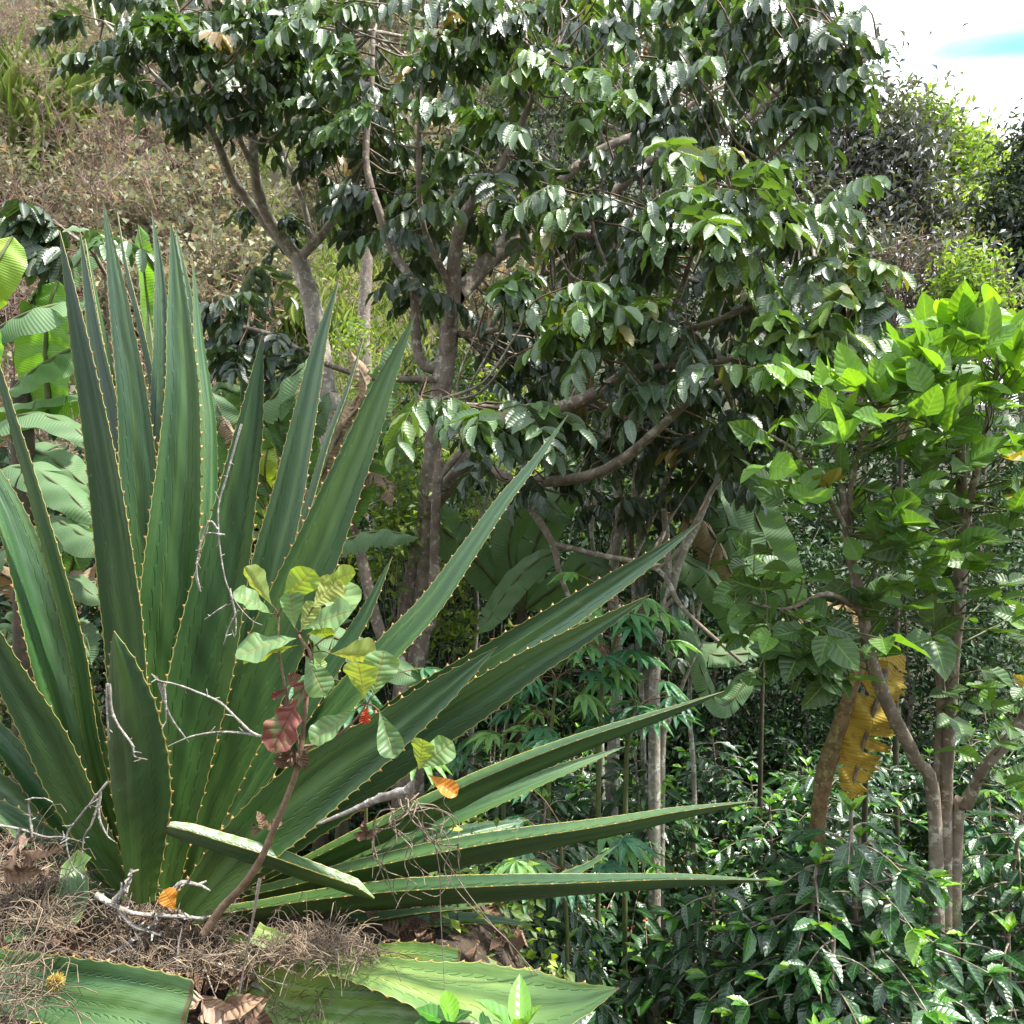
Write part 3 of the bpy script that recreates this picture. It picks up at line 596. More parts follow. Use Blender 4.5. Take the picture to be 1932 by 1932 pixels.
shade_tree('shade_tree', 'shade tree with bright fresh hanging leaf sprays and arching reddish boughs over the coffee bushes', 
 [(812,980,4.9,30),(800,1100,4.9,32),(795,1200,4.9,34),(775,1300,4.9,36),(760,1420,4.9,40)], r_limbs, [
 ([(1170,380),(1560,360),(1640,500),(1600,620),(1500,760),(1330,700),(1180,600)], (3.5, 4.9), 40, (0, .6), 1.0),
 ([(1000,560),(1250,560),(1500,700),(1400,840),(1150,760)], (3.7, 5.2), 20, (0, .5), .95),
 ([(1150,760),(1500,740),(1420,900),(1150,960)], (4.0, 5.4), 26, (0, .35), .9),
 ([(840,800),(1080,760),(1180,880),(900,900)], (4.0, 5.0), 12, (0, .5), .9),
], [(1030,345,3.5,fr),(1075,395,3.5,fr),(1130,360,3.6,fr),(1290,355,3.3,fr),(1350,350,3.3,fr),(1440,345,3.2,fr),(1590,345,3.4,fr),(1500,370,3.4,fr),(1230,385,3.4,fr),(1420,395,3.2,fr),
    (1300,410,3.2,fr),(1380,420,3.2,fr),(1540,480,3.3,fr),(1600,490,3.2,fr),(1640,500,3.2,fr),(1060,550,3.3,fr),(1090,580,3.3,fr),(1120,620,3.3,fr),(1040,620,3.4,fr),(1000,520,3.6,fr),(930,530,3.7,fr),
    (1250,560,3.4,fr),(1280,620,3.4,fr),(1350,500,3.4,fr),(1480,600,3.3,fr),(1380,640,3.3,fr),(1200,470,3.6,fr),(1560,600,3.3,fr),(1480,690,3.2,fr),(1350,690,3.2,fr),(1250,720,3.3,(.2,.6)),(1600,640,3.2,fr),
    (1520,640,3.2,fr),(790,760,3.4,fr),(850,750,3.4,fr),(930,785,3.3,fr),(1000,765,3.3,fr),(880,800,3.3,fr),(960,820,3.4,fr),(1430,480,3.3,fr),(1150,600,3.5,fr),(1190,530,3.5,fr)],
 12, leafmat='inga')
l_trunk = [(560,480,6.0,30),(585,560,6.0,34),(600,640,6.0,38),(615,740,6.0,40),(625,860,6.0,42)]
l_limbs = [
 [(556,480,6.0,24),(500,400,5.8,22),(480,320,5.6,19),(478,220,5.5,18),(470,100,5.4,15),(455,-20,5.4,10)],
 [(560,490,6.0,22),(500,420,5.9,20),(440,340,5.7,18),(400,250,5.4,13),(340,190,5.2,9),(270,120,5.1,7),(195,40,5.0,5)],
 [(562,490,6.0,20),(610,440,5.9,17),(660,370,5.8,13),(700,280,5.7,10),(720,160,5.6,7)],
 [(590,470,6.0,14),(570,380,5.9,11),(520,250,5.8,9),(500,150,5.7,7)],
 [(480,320,5.6,12),(420,200,5.2,9),(370,110,5.0,7),(330,0,4.9,5)],
]
shade_tree('shade_tree', 'slim pale trunked shade tree with leafy crown against the dry brown hillside', l_trunk, l_limbs, [
 ([(120,-40),(640,-40),(640,260),(560,320),(430,300),(300,190),(180,150),(130,50)], (4.7, 6.2), 62, (0, .8), 1.0),
 ([(560,150),(720,150),(700,420),(640,470),(600,380),(560,280)], (5.4, 6.4), 16, (0, .6), .95),
 ([(480,350),(600,380),(560,450),(480,420)], (5.6, 6.2), 5, (0, .6), .8),
 ([(170,0),(600,-20),(600,120),(250,110)], (4.4, 4.9), 22, (.2, .85), 1.0),
], [(480,25,4.4,(.3,.9)),(500,50,4.4,(.3,.9)),(160,30,5.0,(.3,.8)),(240,110,4.9,(.3,.8)),(330,200,4.9,(.2,.6)),(250,170,4.9,(.2,.7))], 13, bark='bark_pale')
# sprigs of a low branch near the left edge
shade_tree('young_shade_tree', 'thin young tree with two drooping leaf sprigs beside the left banana plant', [(200,520,3.6,9),(215,700,3.7,11),(235,950,3.8,13)],
 [[(200,520,3.6,8),(170,470,3.5,7),(130,440,3.5,5),(100,415,3.5,4)], [(200,520,3.6,7),(180,480,3.5,6),(190,440,3.5,4)]], [],
 [(95,410,3.5,(.5,.7)),(75,425,3.5,(.2,.5)),(120,470,3.45,(.1,.4)),(175,440,3.4,(.5,.8)),(115,430,3.5,(.3,.6))], 15)
# plain trunks standing in the grove
def bare_trunk(name, label, pts, bark, limbs=(), n=0, poly=None, dr=None, seed=3, leafmat='inga', cat='tree', tone=(0,.4), size=.8):
    pts = [(a, b_, c, w * .72) for a, b_, c, w in pts]; limbs = [[(a, b_, c, w * .8) for a, b_, c, w in l] for l in limbs]
    return shade_tree(name, label, pts, [list(l) for l in limbs] or [[pts[0], (pts[0][0] + 8, pts[0][1] - 90, pts[0][2], pts[0][3] * .5)]], [(poly, dr, n, tone, size)] if n else [], [], seed, bark, leafmat)
bare_trunk('grove_tree', 'pale blotched trunk rising behind the agave tips with dark drooping leaves', [(1150,700,5.2,16),(1158,850,5.2,25),(1170,980,5.2,27),(1155,1100,5.2,28),(1165,1250,5.2,30),(1155,1480,5.2,32)], 'bark_pale',
 [[(1158,900,5.2,16),(1190,820,5.1,12),(1240,760,5.0,8)], [(1150,720,5.2,14),(1140,620,5.2,10),(1100,540,5.3,6)]], 26, [(1060,640),(1350,640),(1380,900),(1180,960),(1060,860)], (4.9, 5.8), 31)
bare_trunk('grove_tree', 'slender twin stemmed trunk beside the pale blotched one', [(1200,860,4.9,18),(1205,1000,4.9,20),(1215,1150,4.9,22),(1225,1300,4.9,24),(1240,1520,4.9,24)], 'bark',
 [[(1207,1030,4.9,15),(1235,960,4.9,14),(1265,890,4.9,12),(1310,830,4.9,8)], [(1218,1180,4.9,14),(1190,1060,4.95,12),(1180,930,5,9)]], 12, [(1180,700),(1380,700),(1400,860),(1200,860)], (4.8, 5.4), 32)
bare_trunk('grove_tree', 'crooked forked trunk between the pale trunk and the banana leaves', [(1340,930,4.5,16),(1310,1000,4.5,20),(1280,1060,4.5,24),(1262,1130,4.5,26),(1240,1200,4.5,28),(1235,1330,4.5,30)], 'bark_pale',
 [[(1262,1090,4.5,18),(1258,1020,4.5,17),(1252,960,4.5,15)], [(1340,930,4.5,14),(1370,880,4.5,9),(1400,830,4.5,5)]], 6, [(1340,800),(1450,800),(1430,900),(1340,900)], (4.4, 4.8), 33)
bare_trunk('grove_tree', 'leaning grey trunk partly hidden behind the middle agave leaves', [(672,1000,4.4,26),(690,1090,4.4,30),(710,1170,4.4,30),(735,1240,4.4,32),(760,1320,4.4,34)], 'bark',
 [[(672,1010,4.4,16),(640,930,4.5,12),(600,880,4.5,8)]], 0, None, None, 34)
bare_trunk('grove_tree', 'curved grey trunk rising left of the pale blotched trunk', [(830,870,4.7,26),(822,960,4.7,26),(820,1080,4.7,28),(812,1180,4.6,28),(790,1260,4.6,30)], 'bark',
 [[(830,900,4.7,18),(870,850,4.7,16),(910,790,4.8,12)]], 0, None, None, 35)
bare_trunk('hillside_tree', 'straight grey trunk on the grassy clearing of the slope', [(700,380,9.5,24),(695,450,9.5,28),(690,540,9.5,32),(685,640,9.5,34),(690,740,9.5,36)], 'bark',
 [[(700,400,9.5,16),(690,300,9.5,12),(720,200,9.5,8)]], 16, [(640,180),(760,180),(760,380),(640,360)], (9.2, 9.9), 36, size=1.1)

for lb, pts, sd_ in (('thin straight pale stem just right of the pale blotched trunk', [(1196,900,5.0,9),(1192,1000,5.0,12),(1196,1120,5.0,13),(1208,1260,5.0,14),(1215,1500,5.0,15)], 61),
   ('thin leaning stem left of the pale blotched trunk', [(1100,860,5.4,8),(1115,1000,5.4,11),(1130,1150,5.4,13),(1135,1400,5.4,14)], 62), ('slender stem in the dark gap right of the curved trunk', [(905,900,5.8,8),(890,1020,5.8,11),(900,1150,5.8,12),(890,1350,5.8,14)], 63),
   ('slender pale stem among the banana blades', [(1300,1080,4.8,8),(1310,1200,4.8,10),(1300,1330,4.8,12),(1310,1500,4.8,13)], 64), ('mossy thin stem right of the forked trunk foot', [(1262,1290,4.6,12),(1252,1380,4.6,16),(1248,1500,4.6,18)], 65)):
    bare_trunk('grove_sapling', lb, pts, 'bark_pale', [[pts[1], (pts[0][0] + 40, pts[0][1] - 30, pts[0][2], 6), (pts[0][0] + 70, pts[0][1] - 90, pts[0][2], 4)]], 5, [(pts[0][0] - 70, pts[0][1] - 90), (pts[0][0] + 100, pts[0][1] - 90), (pts[0][0] + 60, pts[0][1] + 120), (pts[0][0] - 60, pts[0][1] + 100)], (pts[0][2] - .3, pts[0][2] + .3), sd_, size=.75)
# ---------------------------------------------------------------- broad leaved shrub at the right
TP = [leaf_tpl(6, 3, 'ovate', .18, .22, .03, 1.7), leaf_tpl(6, 3, 'ovate', .05, .35, .02, 2.2), leaf_tpl(6, 3, 'ovate', -.08, .12, .05, 1.4)]
def broad_shrub(label, stems, regions, seed):
    g = np.random.default_rng(seed); q0 = P(*stems[0][0][:3]); b = P(*stems[0][-1][:3]); z0 = float(gz(b[0], b[1]))
    T = thing('broad_leaved_shrub', label, 'shrub', (b[0], b[1], z0), 'broad leaved shrubs beside the coffee')
    cur = []
    for i, L in enumerate(stems):
        q, r = poly3(L); e = q[-1]
        if L[-1][1] > 1500: q = np.vstack((q, [[b[0] + (e[0] - b[0]) * .4, e[1], z0 - .05]])); r = np.append(r, r[-1] * 1.2)
        mb = MB(); sp_, _ = mb.tube(q, r, 8, 5, bumpy=.04); cur.append((mb, MB(), MB(), sp_))
    for poly, (d0, d1), n, tone, up, size in regions:
        for (u, v), d in zip(inpoly(g, poly, n), g.uniform(d0, d1, n)):
            p = P(u, v, d); best = min(range(len(cur)), key=lambda k: np.linalg.norm(cur[k][3] - p, axis=1).min())
            mb, fo, tw, sp_ = cur[best]; s = sp_[int(np.argmin(np.linalg.norm(sp_ - p - np.array((0, 0, -.12)), axis=1)))]
            far = np.linalg.norm(p - s); 
            tw.tube([s, (s + p) / 2 + g.normal(0, .02, 3), p], [.005, .003, .002], 4, 3)
            dirn = unit(p - s + np.array((0, 0, .4 * up)) + g.normal(0, .12, 3)); h = dirn.copy(); h[2] *= .3; h = unit(h + 1e-6 + g.normal(0, .3, 3) * (1, 1, 0))
            sidev = unit(np.cross(h, (0, 0, 1)))
            A = np.array([h, h * .35 + sidev, h * .35 - sidev]) + g.normal(0, .2, (3, 3))
            A[:, 2] += g.uniform(-.9, .5) + up * g.uniform(.4, 1.5); A = unit(A)
            N_ = unit(np.array((0, 0, 1.)) + np.array((0, -.55, 0)) + g.normal(0, .5, (3, 3)))
            L = size * .148 * g.uniform(.7, 1.15) * np.array((1.1, .9, .9))
            o = np.array([p + h * .03, p, p]); tn = np.clip(g.uniform(*tone) + g.normal(0, .06, 3), 0, .93)
            if g.random() < .02: tn[:] = 1
            for j in range(3): fo.inst(TP[int(g.integers(3))], frames(A[j:j+1], N_[j:j+1], L[j], L[j] * .72), o[j:j+1], tn[j:j+1])
    for mb, fo, tw, _ in cur:
        mb.merge(tw, 1); so_ = mb.build('stem', [M['bark'], M['twig_green']], T)
        if fo.n: fo.build('foliage', M['pea'], sub_of(T, so_))
    return T
broad_shrub('tall shrub with broad lime green top leaves beside the yellow hanging banana leaf', [
 [(1545,760,3.1,8),(1580,860,3.1,12),(1592,950,3.1,14),(1602,1040,3.15,17),(1625,1130,3.2,20),(1640,1230,3.25,22),(1675,1330,3.3,26),(1725,1430,3.35,24),(1765,1560,3.4,25)],
 [(1650,770,2.9,6),(1620,850,3.0,9),(1602,950,3.1,12),(1606,1060,3.15,13),(1622,1160,3.2,14)],
 [(1400,1130,3.0,5),(1480,1150,3.0,8),(1560,1120,3.05,10),(1618,1150,3.2,12)],
 [(1410,800,3.0,4),(1500,850,3.0,6),(1560,930,3.05,8),(1602,1010,3.1,10)],
], [
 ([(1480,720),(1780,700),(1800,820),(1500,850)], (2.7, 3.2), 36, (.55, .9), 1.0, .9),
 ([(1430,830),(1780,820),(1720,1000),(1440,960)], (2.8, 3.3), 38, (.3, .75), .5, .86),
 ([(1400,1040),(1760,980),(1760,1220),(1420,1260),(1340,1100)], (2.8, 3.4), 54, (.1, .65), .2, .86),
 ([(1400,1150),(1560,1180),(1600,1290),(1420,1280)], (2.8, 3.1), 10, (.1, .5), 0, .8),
 ([(1410,780),(1480,780),(1480,840),(1410,840)], (2.9, 3.0), 2, (.7, .9), 0, .7),
], 21)
broad_shrub('taller broad leaved shrub with sunlit yellow green crown at the edge beside the first', [
 [(1790,640,3.2,7),(1805,740,3.2,12),(1812,850,3.25,18),(1815,980,3.3,22),(1812,1100,3.3,25),(1800,1250,3.35,20),(1790,1400,3.4,22),(1785,1560,3.45,23)],
 [(1950,1320,3.2,18),(1900,1400,3.25,22),(1855,1450,3.3,20),(1825,1520,3.4,22),(1805,1580,3.45,22)],
 [(1890,620,3.1,6),(1870,760,3.15,10),(1840,900,3.2,14),(1815,1010,3.3,16)],
 [(1760,1130,3.4,12),(1775,1300,3.4,16),(1772,1420,3.45,18),(1765,1560,3.45,14)],
], [
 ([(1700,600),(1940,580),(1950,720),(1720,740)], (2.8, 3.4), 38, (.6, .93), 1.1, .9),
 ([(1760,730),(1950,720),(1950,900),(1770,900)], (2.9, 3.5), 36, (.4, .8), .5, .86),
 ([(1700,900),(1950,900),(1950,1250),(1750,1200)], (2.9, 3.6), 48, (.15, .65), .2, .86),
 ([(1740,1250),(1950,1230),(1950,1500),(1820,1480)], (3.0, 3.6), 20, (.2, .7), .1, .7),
], 22)
# ---------------------------------------------------------------- banana plants
def banana_leaf(par, pts, width, nh, tone, fold=-.35, tears=5, mat='banana', seed=0, ragged=0., taper=True, half=(1, 1), label=None):
    """pts: (u, v, d) base -> tip along the midrib; width px at its widest; nh: upper-face normal hint"""
    g = np.random.default_rng(seed + 77); q = np.array([P(*p) for p in pts]); c, _ = spline(q, 1, 9)
    L = np.concatenate(([0], np.cumsum(np.linalg.norm(np.diff(c, axis=0), axis=1)))); N = 64; xi = np.linspace(0, 1, N)
    c = np.stack([np.interp(xi, L / L[-1], c[:, k]) for k in range(3)], 1); t = unit(np.gradient(c, axis=0))
    nh = unit(nh); nn = unit(nh - (t @ nh)[:, None] * t); w = np.cross(t, nn)
    W0 = PX(width, pts[len(pts) // 2][2]) / 2
    prof = np.interp(xi, [0, .04, .14, .5, .8, .93, 1], [.04, .3, .8, 1, .85, .5, .05]) if taper else np.interp(xi, [0, .1, .9, 1], [.8, 1, 1, .9])
    mb = MB()
    for sgn, hf in ((-1, half[0]), (1, half[1])):
        if hf <= 0: continue
        cuts = sorted(set([0, N - 1] + [int(k) for k in g.integers(4, N - 3, tears)]))
        for a, b in zip(cuts[:-1], cuts[1:]):
            if b - a < 2: continue
            rows = np.arange(a, b + 1); k = 7; s = np.linspace(0, 1, k)
            f0 = fold + g.normal(0, .12 + .3 * ragged); slant = g.normal(.12, .05 + .2 * ragged)
            rag = np.ones(len(rows))
            if ragged: rag = 1 - ragged * np.abs(np.sin(np.arange(len(rows)) * 1.7 + g.random() * 6)) * g.uniform(.2, 1, len(rows))
            wd = W0 * hf * prof[rows] * rag
            i0 = (rows - a) / max(1, b - a); gap = .35 / N * L[-1] * (i0 - .5) * -2 * (tears > 0)
            V = c[rows][:, None] + (sgn * wd)[:, None, None] * s[None, :, None] * w[rows][:, None] * (1 - .25 * abs(f0) * s[None, :, None])
            V = V + (wd[:, None] * (f0 * s ** 1.5 + (.05 + .25 * ragged) * np.sin(s * 4 + rows[:, None] * .55))[..., :])[..., None] * nn[rows][:, None]
            V = V + ((gap[:, None] + slant * wd[:, None]) * s ** 1.3)[..., None] * t[rows][:, None]
            uv = np.stack(np.broadcast_arrays(xi[rows][:, None], .5 + sgn * s[None] / 2), -1)
            V2 = V if sgn > 0 else V[:, ::-1]; uv2 = uv if sgn > 0 else uv[:, ::-1]
            mb.grid(V2[::-1], uv2[::-1], np.clip(tone + g.normal(0, .04), 0, 1))
    mb.tube(c - nn * .004, np.interp(xi, [0, 1], [.012, .003]) * W0 / .12 + .002, 5, 1, mat=1)
    o = mb.build('leaf', [M[mat], M['twig_green'] if mat == 'banana' else M['straw']], par)
    if label: o['label'] = label
M['stalk'] = bark_mat('banana stalk', (.035, .035, .018), (.075, .068, .035), (.10, .06, .04), .7, 12, .3)
def banana(label, base, leaves, stem_px=60, seed=0):
    u, v, d = base; top = P(u, v, d); z0 = float(gz(top[0], top[1]))
    T = thing('banana_plant', label, 'banana plant', (top[0], top[1], z0), 'banana plants in the grove')
    mb = MB(); r = PX(stem_px, d) / 2
    mb.tube([top, top * (.98, 1, 1) * .5 + np.array((top[0], top[1], z0)) * .5 + (0, .02, 0), (top[0], top[1] + .03, z0 - .1)], [r * .55, r * .85, r * 1.1], 12, 6, bumpy=.02)
    mb.build('pseudostem', M['stalk'], T)
    for i, L in enumerate(leaves): banana_leaf(T, seed=seed * 20 + i, **L)
    return T
def BL(pts, width, nh, tone, **k): return dict(pts=pts, width=width, nh=nh, tone=tone, **k)
banana('bright banana plant with broad backlit leaves crowding the upper left agave tips', (40, 720, 3.5), [
 BL([(-70,650,3.2),(-10,622,3.2),(50,590,3.15),(110,572,3.2),(190,560,3.3)], 104, (.0,-.65,1), .45, fold=-.45, tears=1),
 BL([(95,800,3.5),(90,720,3.5),(88,640,3.45),(96,575,3.4),(110,530,3.4)], 128, (.1,1,-.2), .80, fold=-.1, tears=2),
 BL([(-90,640,3.3),(-50,560,3.3),(-8,500,3.25),(24,447,3.3)], 108, (-.2,1,.1), .9, fold=.1, tears=0),
 BL([(60,640,3.7),(95,570,3.7),(150,490,3.7),(195,430,3.7)], 104, (-.3,-.8,.8), .6, fold=-.2, tears=3),
 BL([(300,720,3.7),(285,620,3.9),(276,540,3.9),(268,470,3.8),(262,425,3.8)], 60, (.3,1,.1), .75, fold=.25, tears=2),
 BL([(190,640,3.4),(130,660,3.35),(60,700,3.3),(10,745,3.3)], 96, (.2,-.6,1), .6, fold=-.5, tears=2),
 BL([(200,730,3.6),(140,745,3.5),(60,760,3.45),(-30,775,3.4)], 90, (0,.6,1), .72, fold=-.8, tears=3),
 BL([(0,690,3.1),(-15,640,3.1),(-30,600,3.1),(-60,560,3.1)], 80, (.3,1,.3), .85, fold=-.3, tears=0),
 BL([(30,840,3.6),(90,860,3.5),(150,905,3.5),(215,960,3.5)], 92, (.3,-.8,.9), .45, fold=-.2, tears=2),
 BL([(40,960,3.6),(100,975,3.5),(160,1010,3.4),(230,1040,3.4)], 90, (.2,-.5,1), .2, fold=-.6, tears=1),
 BL([(20,1060,3.7),(80,1070,3.6),(140,1095,3.5),(200,1140,3.5)], 70, (.2,-.5,1), .1, fold=-.5, tears=2),
 BL([(20,720,3.6),(30,760,3.5),(10,800,3.45),(-15,850,3.4)], 44, (.5,-.8,.2), .35, fold=-.6, tears=2, mat='banana_dry', ragged=.4, label='dry brown hanging leaf'),
 BL([(-60,1120,3.0),(0,1040,2.95),(60,1010,2.9),(120,1040,2.9)], 92, (.1,-.6,.9), .3, fold=-.4, tears=3),
 BL([(-80,960,3.0),(-20,900,2.95),(50,880,2.9),(130,930,2.85),(180,990,2.85)], 96, (.1,-.6,.9), .4, fold=-.35, tears=2),
 BL([(-60,860,3.3),(0,800,3.2),(60,780,3.2),(130,800,3.2),(190,850,3.2)], 86, (.1,-.5,1), .35, fold=-.4, tears=2),
], 66, 1)
banana('tattered banana plant with torn and dried leaves behind the middle agave leaves', (520, 1000, 4.0), [
 BL([(500,960,4.0),(440,860,3.9),(420,790,3.8),(400,740,3.8)], 84, (.3,-.9,.4), .2, fold=-.3, tears=7, ragged=.1),
 BL([(520,950,4.0),(480,850,3.9),(500,770,3.8),(560,700,3.7),(610,680,3.7)], 92, (0,-.7,.7), .3, fold=-.3, tears=8, ragged=.2),
 BL([(520,960,4.0),(560,850,3.9),(600,780,3.8),(620,740,3.8)], 70, (-.3,-.9,.3), .05, fold=-.3, tears=4, ragged=.2),
 BL([(520,1000,4.0),(505,930,4.0),(500,880,3.9),(510,830,3.9)], 52, (.1,1,.1), .97, fold=.1, tears=1),
 BL([(560,1020,4.0),(650,900,3.9),(700,800,3.9),(735,700,3.9),(745,640,3.9)], 80, (.5,-.8,.4), .3, fold=-.4, tears=8, ragged=.3),
 BL([(560,1000,4.1),(640,820,4.1),(690,740,4.0),(660,660,4.0)], 70, (.2,-.9,.5), .5, fold=-.6, tears=5, mat='banana_dry', ragged=.5, label='dried pinkish brown leaf'),
 BL([(530,960,3.9),(560,860,3.8),(580,800,3.75),(575,840,3.7),(560,900,3.65)], 50, (.5,-.9,.2), .4, fold=-.8, tears=4, mat='banana_dry', ragged=.5, label='dried curled leaf'),
 BL([(480,900,3.9),(440,820,3.8),(400,760,3.8)], 50, (.5,-.9,.2), .6, fold=-.6, tears=4, mat='banana_dry', ragged=.5, label='shredded dry leaf'),
 BL([(500,1010,4.0),(470,1000,3.8),(440,990,3.7),(400,1010,3.6)], 80, (.0,-.5,1), .15, fold=-.3, tears=3),
 BL([(560,1040,4.0),(640,1020,3.9),(720,1000,3.8),(790,1015,3.8)], 64, (0,-.4,1), .2, fold=-.8, tears=4, ragged=.3),
 BL([(540,1060,4.0),(480,1120,3.8),(430,1190,3.7),(400,1260,3.7)], 70, (.3,-.8,.5), .1, fold=-.4, tears=3),
], 70, 2)
banana('dark banana plant deep in shade between the grove trunks with one long drooping blade', (985, 1150, 5.4), [
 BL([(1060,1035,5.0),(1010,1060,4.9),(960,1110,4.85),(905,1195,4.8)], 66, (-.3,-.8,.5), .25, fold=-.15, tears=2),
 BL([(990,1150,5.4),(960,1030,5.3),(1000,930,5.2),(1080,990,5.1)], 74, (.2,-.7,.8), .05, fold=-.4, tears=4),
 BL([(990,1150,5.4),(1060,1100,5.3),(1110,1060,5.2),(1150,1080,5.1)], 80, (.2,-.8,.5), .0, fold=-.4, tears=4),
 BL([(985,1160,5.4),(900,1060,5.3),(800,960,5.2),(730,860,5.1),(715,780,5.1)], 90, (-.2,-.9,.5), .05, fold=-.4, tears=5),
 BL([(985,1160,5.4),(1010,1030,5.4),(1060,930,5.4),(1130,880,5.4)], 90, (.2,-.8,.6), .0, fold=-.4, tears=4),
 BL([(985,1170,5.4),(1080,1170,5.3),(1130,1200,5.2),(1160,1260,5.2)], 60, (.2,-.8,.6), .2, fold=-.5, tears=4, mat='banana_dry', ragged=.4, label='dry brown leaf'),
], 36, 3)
banana('low banana shoot with a single grey green blade reaching behind the sapling', (640, 1300, 3.3), [
 BL([(560,1165,3.1),(640,1205,3.1),(720,1245,3.1),(805,1290,3.1)], 70, (.1,-.7,.8), .3, fold=-.2, tears=1),
 BL([(640,1300,3.3),(600,1220,3.2),(570,1180,3.1),(540,1150,3.1)], 50, (.1,-.7,.8), .3, fold=-.2, tears=1),
], 30, 4)
banana('banana plant with a wide upright blade left of the lime shrub', (1440, 1230, 4.9), [
 BL([(1500,1180,4.7),(1470,1080,4.6),(1425,970,4.6),(1385,890,4.6)], 98, (-.1,-.9,.35), .3, fold=.05, tears=0),
 BL([(1440,1230,4.9),(1400,1060,4.7),(1370,1000,4.6),(1440,1012,4.5)], 50, (.1,-.8,.6), .3, fold=-.3, tears=2),
 BL([(1440,1230,4.9),(1380,1080,4.9),(1330,990,4.8),(1250,965,4.7)], 86, (0,-.7,.7), .75, fold=-.7, tears=8, ragged=.2, mat='banana_dry', label='pale drying leaf'),
 BL([(1430,1230,4.9),(1350,1100,4.8),(1280,1050,4.7),(1200,1020,4.7)], 90, (0,-.8,.7), .35, fold=-.4, tears=4),
 BL([(1430,1200,5.0),(1380,1000,5.0),(1340,900,5.0),(1300,800,5.0)], 90, (.2,-.9,.3), .05, fold=-.3, tears=5),
 BL([(1430,1200,5.1),(1340,950,5.1),(1260,900,5.1),(1200,900,5.0)], 86, (0,-.7,.6), .0, fold=-.4, tears=5),
 BL([(1440,1230,4.7),(1400,1200,4.6),(1430,1170,4.5),(1500,1190,4.4)], 70, (.1,-.7,.8), .5, fold=-.2, tears=5, ragged=.15),
 BL([(1430,1230,4.8),(1330,1230,4.7),(1280,1160,4.6),(1250,1100,4.6)], 60, (.3,-.8,.5), .3, fold=-.3, tears=4),
 BL([(1430,1260,4.8),(1360,1330,4.7),(1310,1230,4.6),(1280,1180,4.6)], 56, (.3,-.8,.5), .35, fold=-.3, tears=4),
], 12, 5)
banana('banana plant showing one pale torn blade above the leafy shrub', (1700, 860, 5.4), [
 BL([(1712,800,5.3),(1690,710,5.2),(1650,640,5.2),(1608,585,5.2)], 112, (-.2,-.8,.6), .55, fold=-.1, tears=4, ragged=.08),
 BL([(1700,850,5.4),(1760,750,5.3),(1800,700,5.2),(1860,690,5.2)], 90, (.1,-.6,.7), .3, fold=-.4, tears=4),
 BL([(1700,850,5.4),(1640,790,5.3),(1600,780,5.2),(1540,810,5.2)], 90, (.1,-.6,.7), .2, fold=-.4, tears=4),
 BL([(1700,840,5.4),(1730,730,5.3),(1720,690,5.2),(1700,740,5.1)], 60, (.1,-.6,.7), .5, fold=-.6, tears=4, mat='banana_dry', ragged=.4, label='dry curled leaf'),
], 12, 6)
banana('dying banana plant with a hanging yellow leaf and dry brown stem above the coffee', (1640, 1200, 3.9), [
 BL([(1650,1190,3.75),(1672,1260,3.6),(1650,1340,3.5),(1625,1420,3.5),(1602,1512,3.5)], 128, (.1,-1,.15), .35, fold=-.12, tears=9, ragged=.45, mat='banana_yellow', label='hanging ragged yellow leaf'),
 BL([(1640,1200,3.9),(1660,1120,3.8),(1700,1080,3.7),(1760,1090,3.6)], 70, (0,-.6,.8), .2, fold=-.5, tears=4),
 BL([(1640,1200,3.9),(1600,1130,3.8),(1560,1130,3.7),(1500,1180,3.6)], 64, (0,-.6,.8), .9, fold=-.5, tears=4, mat='banana_dry', ragged=.4, label='brown withered leaf'),
], 14, 7)
dp = MB(); dp.tube([P(1640,1205,3.6),P(1600,1320,3.5),P(1560,1450,3.5),P(1545,1540,3.5),P(1543,1640,3.5)], [.022,.030,.036,.034,.03], 9, 5, bumpy=.12)
tag(dp.build('fallen_banana_stem', bark_mat('withered banana stalk', (.10,.055,.025), (.26,.17,.07), (.20,.22,.06), .8, 25)), 'brown withered banana stalk leaning left of the yellow hanging leaf', 'stalk')

bg_ = np.random.default_rng(91)
def mess(base, ends, px):
    out = []
    for u, v in ends:
        m_ = ((base[0] + u) / 2 + bg_.normal(0, 25), min(base[1], v) - 30 + abs(base[1] - v) * .35, base[2] - .1)
        dry = bg_.random() < .4; k = BL([base, m_, (u, v, base[2] - .25), (u + (u - m_[0]) * .3, v + 55, base[2] - .3)], px * bg_.uniform(.7, 1.2), (bg_.normal(0, .3), -.8, .6), float(bg_.uniform(.1, .7)), fold=-float(bg_.uniform(.2, .7)), tears=7, ragged=.3)
        if dry: k.update(mat='banana_dry', ragged=.45, label='dried drooping leaf')
        out.append(k)
    return out
banana('second torn banana plant with drooping pale and dry leaves behind the slanting agave leaves', (600, 1080, 4.5), mess((600, 1080, 4.5), [(420,730),(470,700),(540,740),(640,770),(690,730),(740,800),(720,900),(660,880),(480,860),(430,930),(560,900)], 80), 34, 8)
banana('shaded banana plant low behind the left agave leaves', (90, 1250, 3.9), mess((90, 1250, 3.9), [(-20,1080),(60,1000),(150,960),(200,1100),(160,1200),(20,1180)], 84), 34, 9)
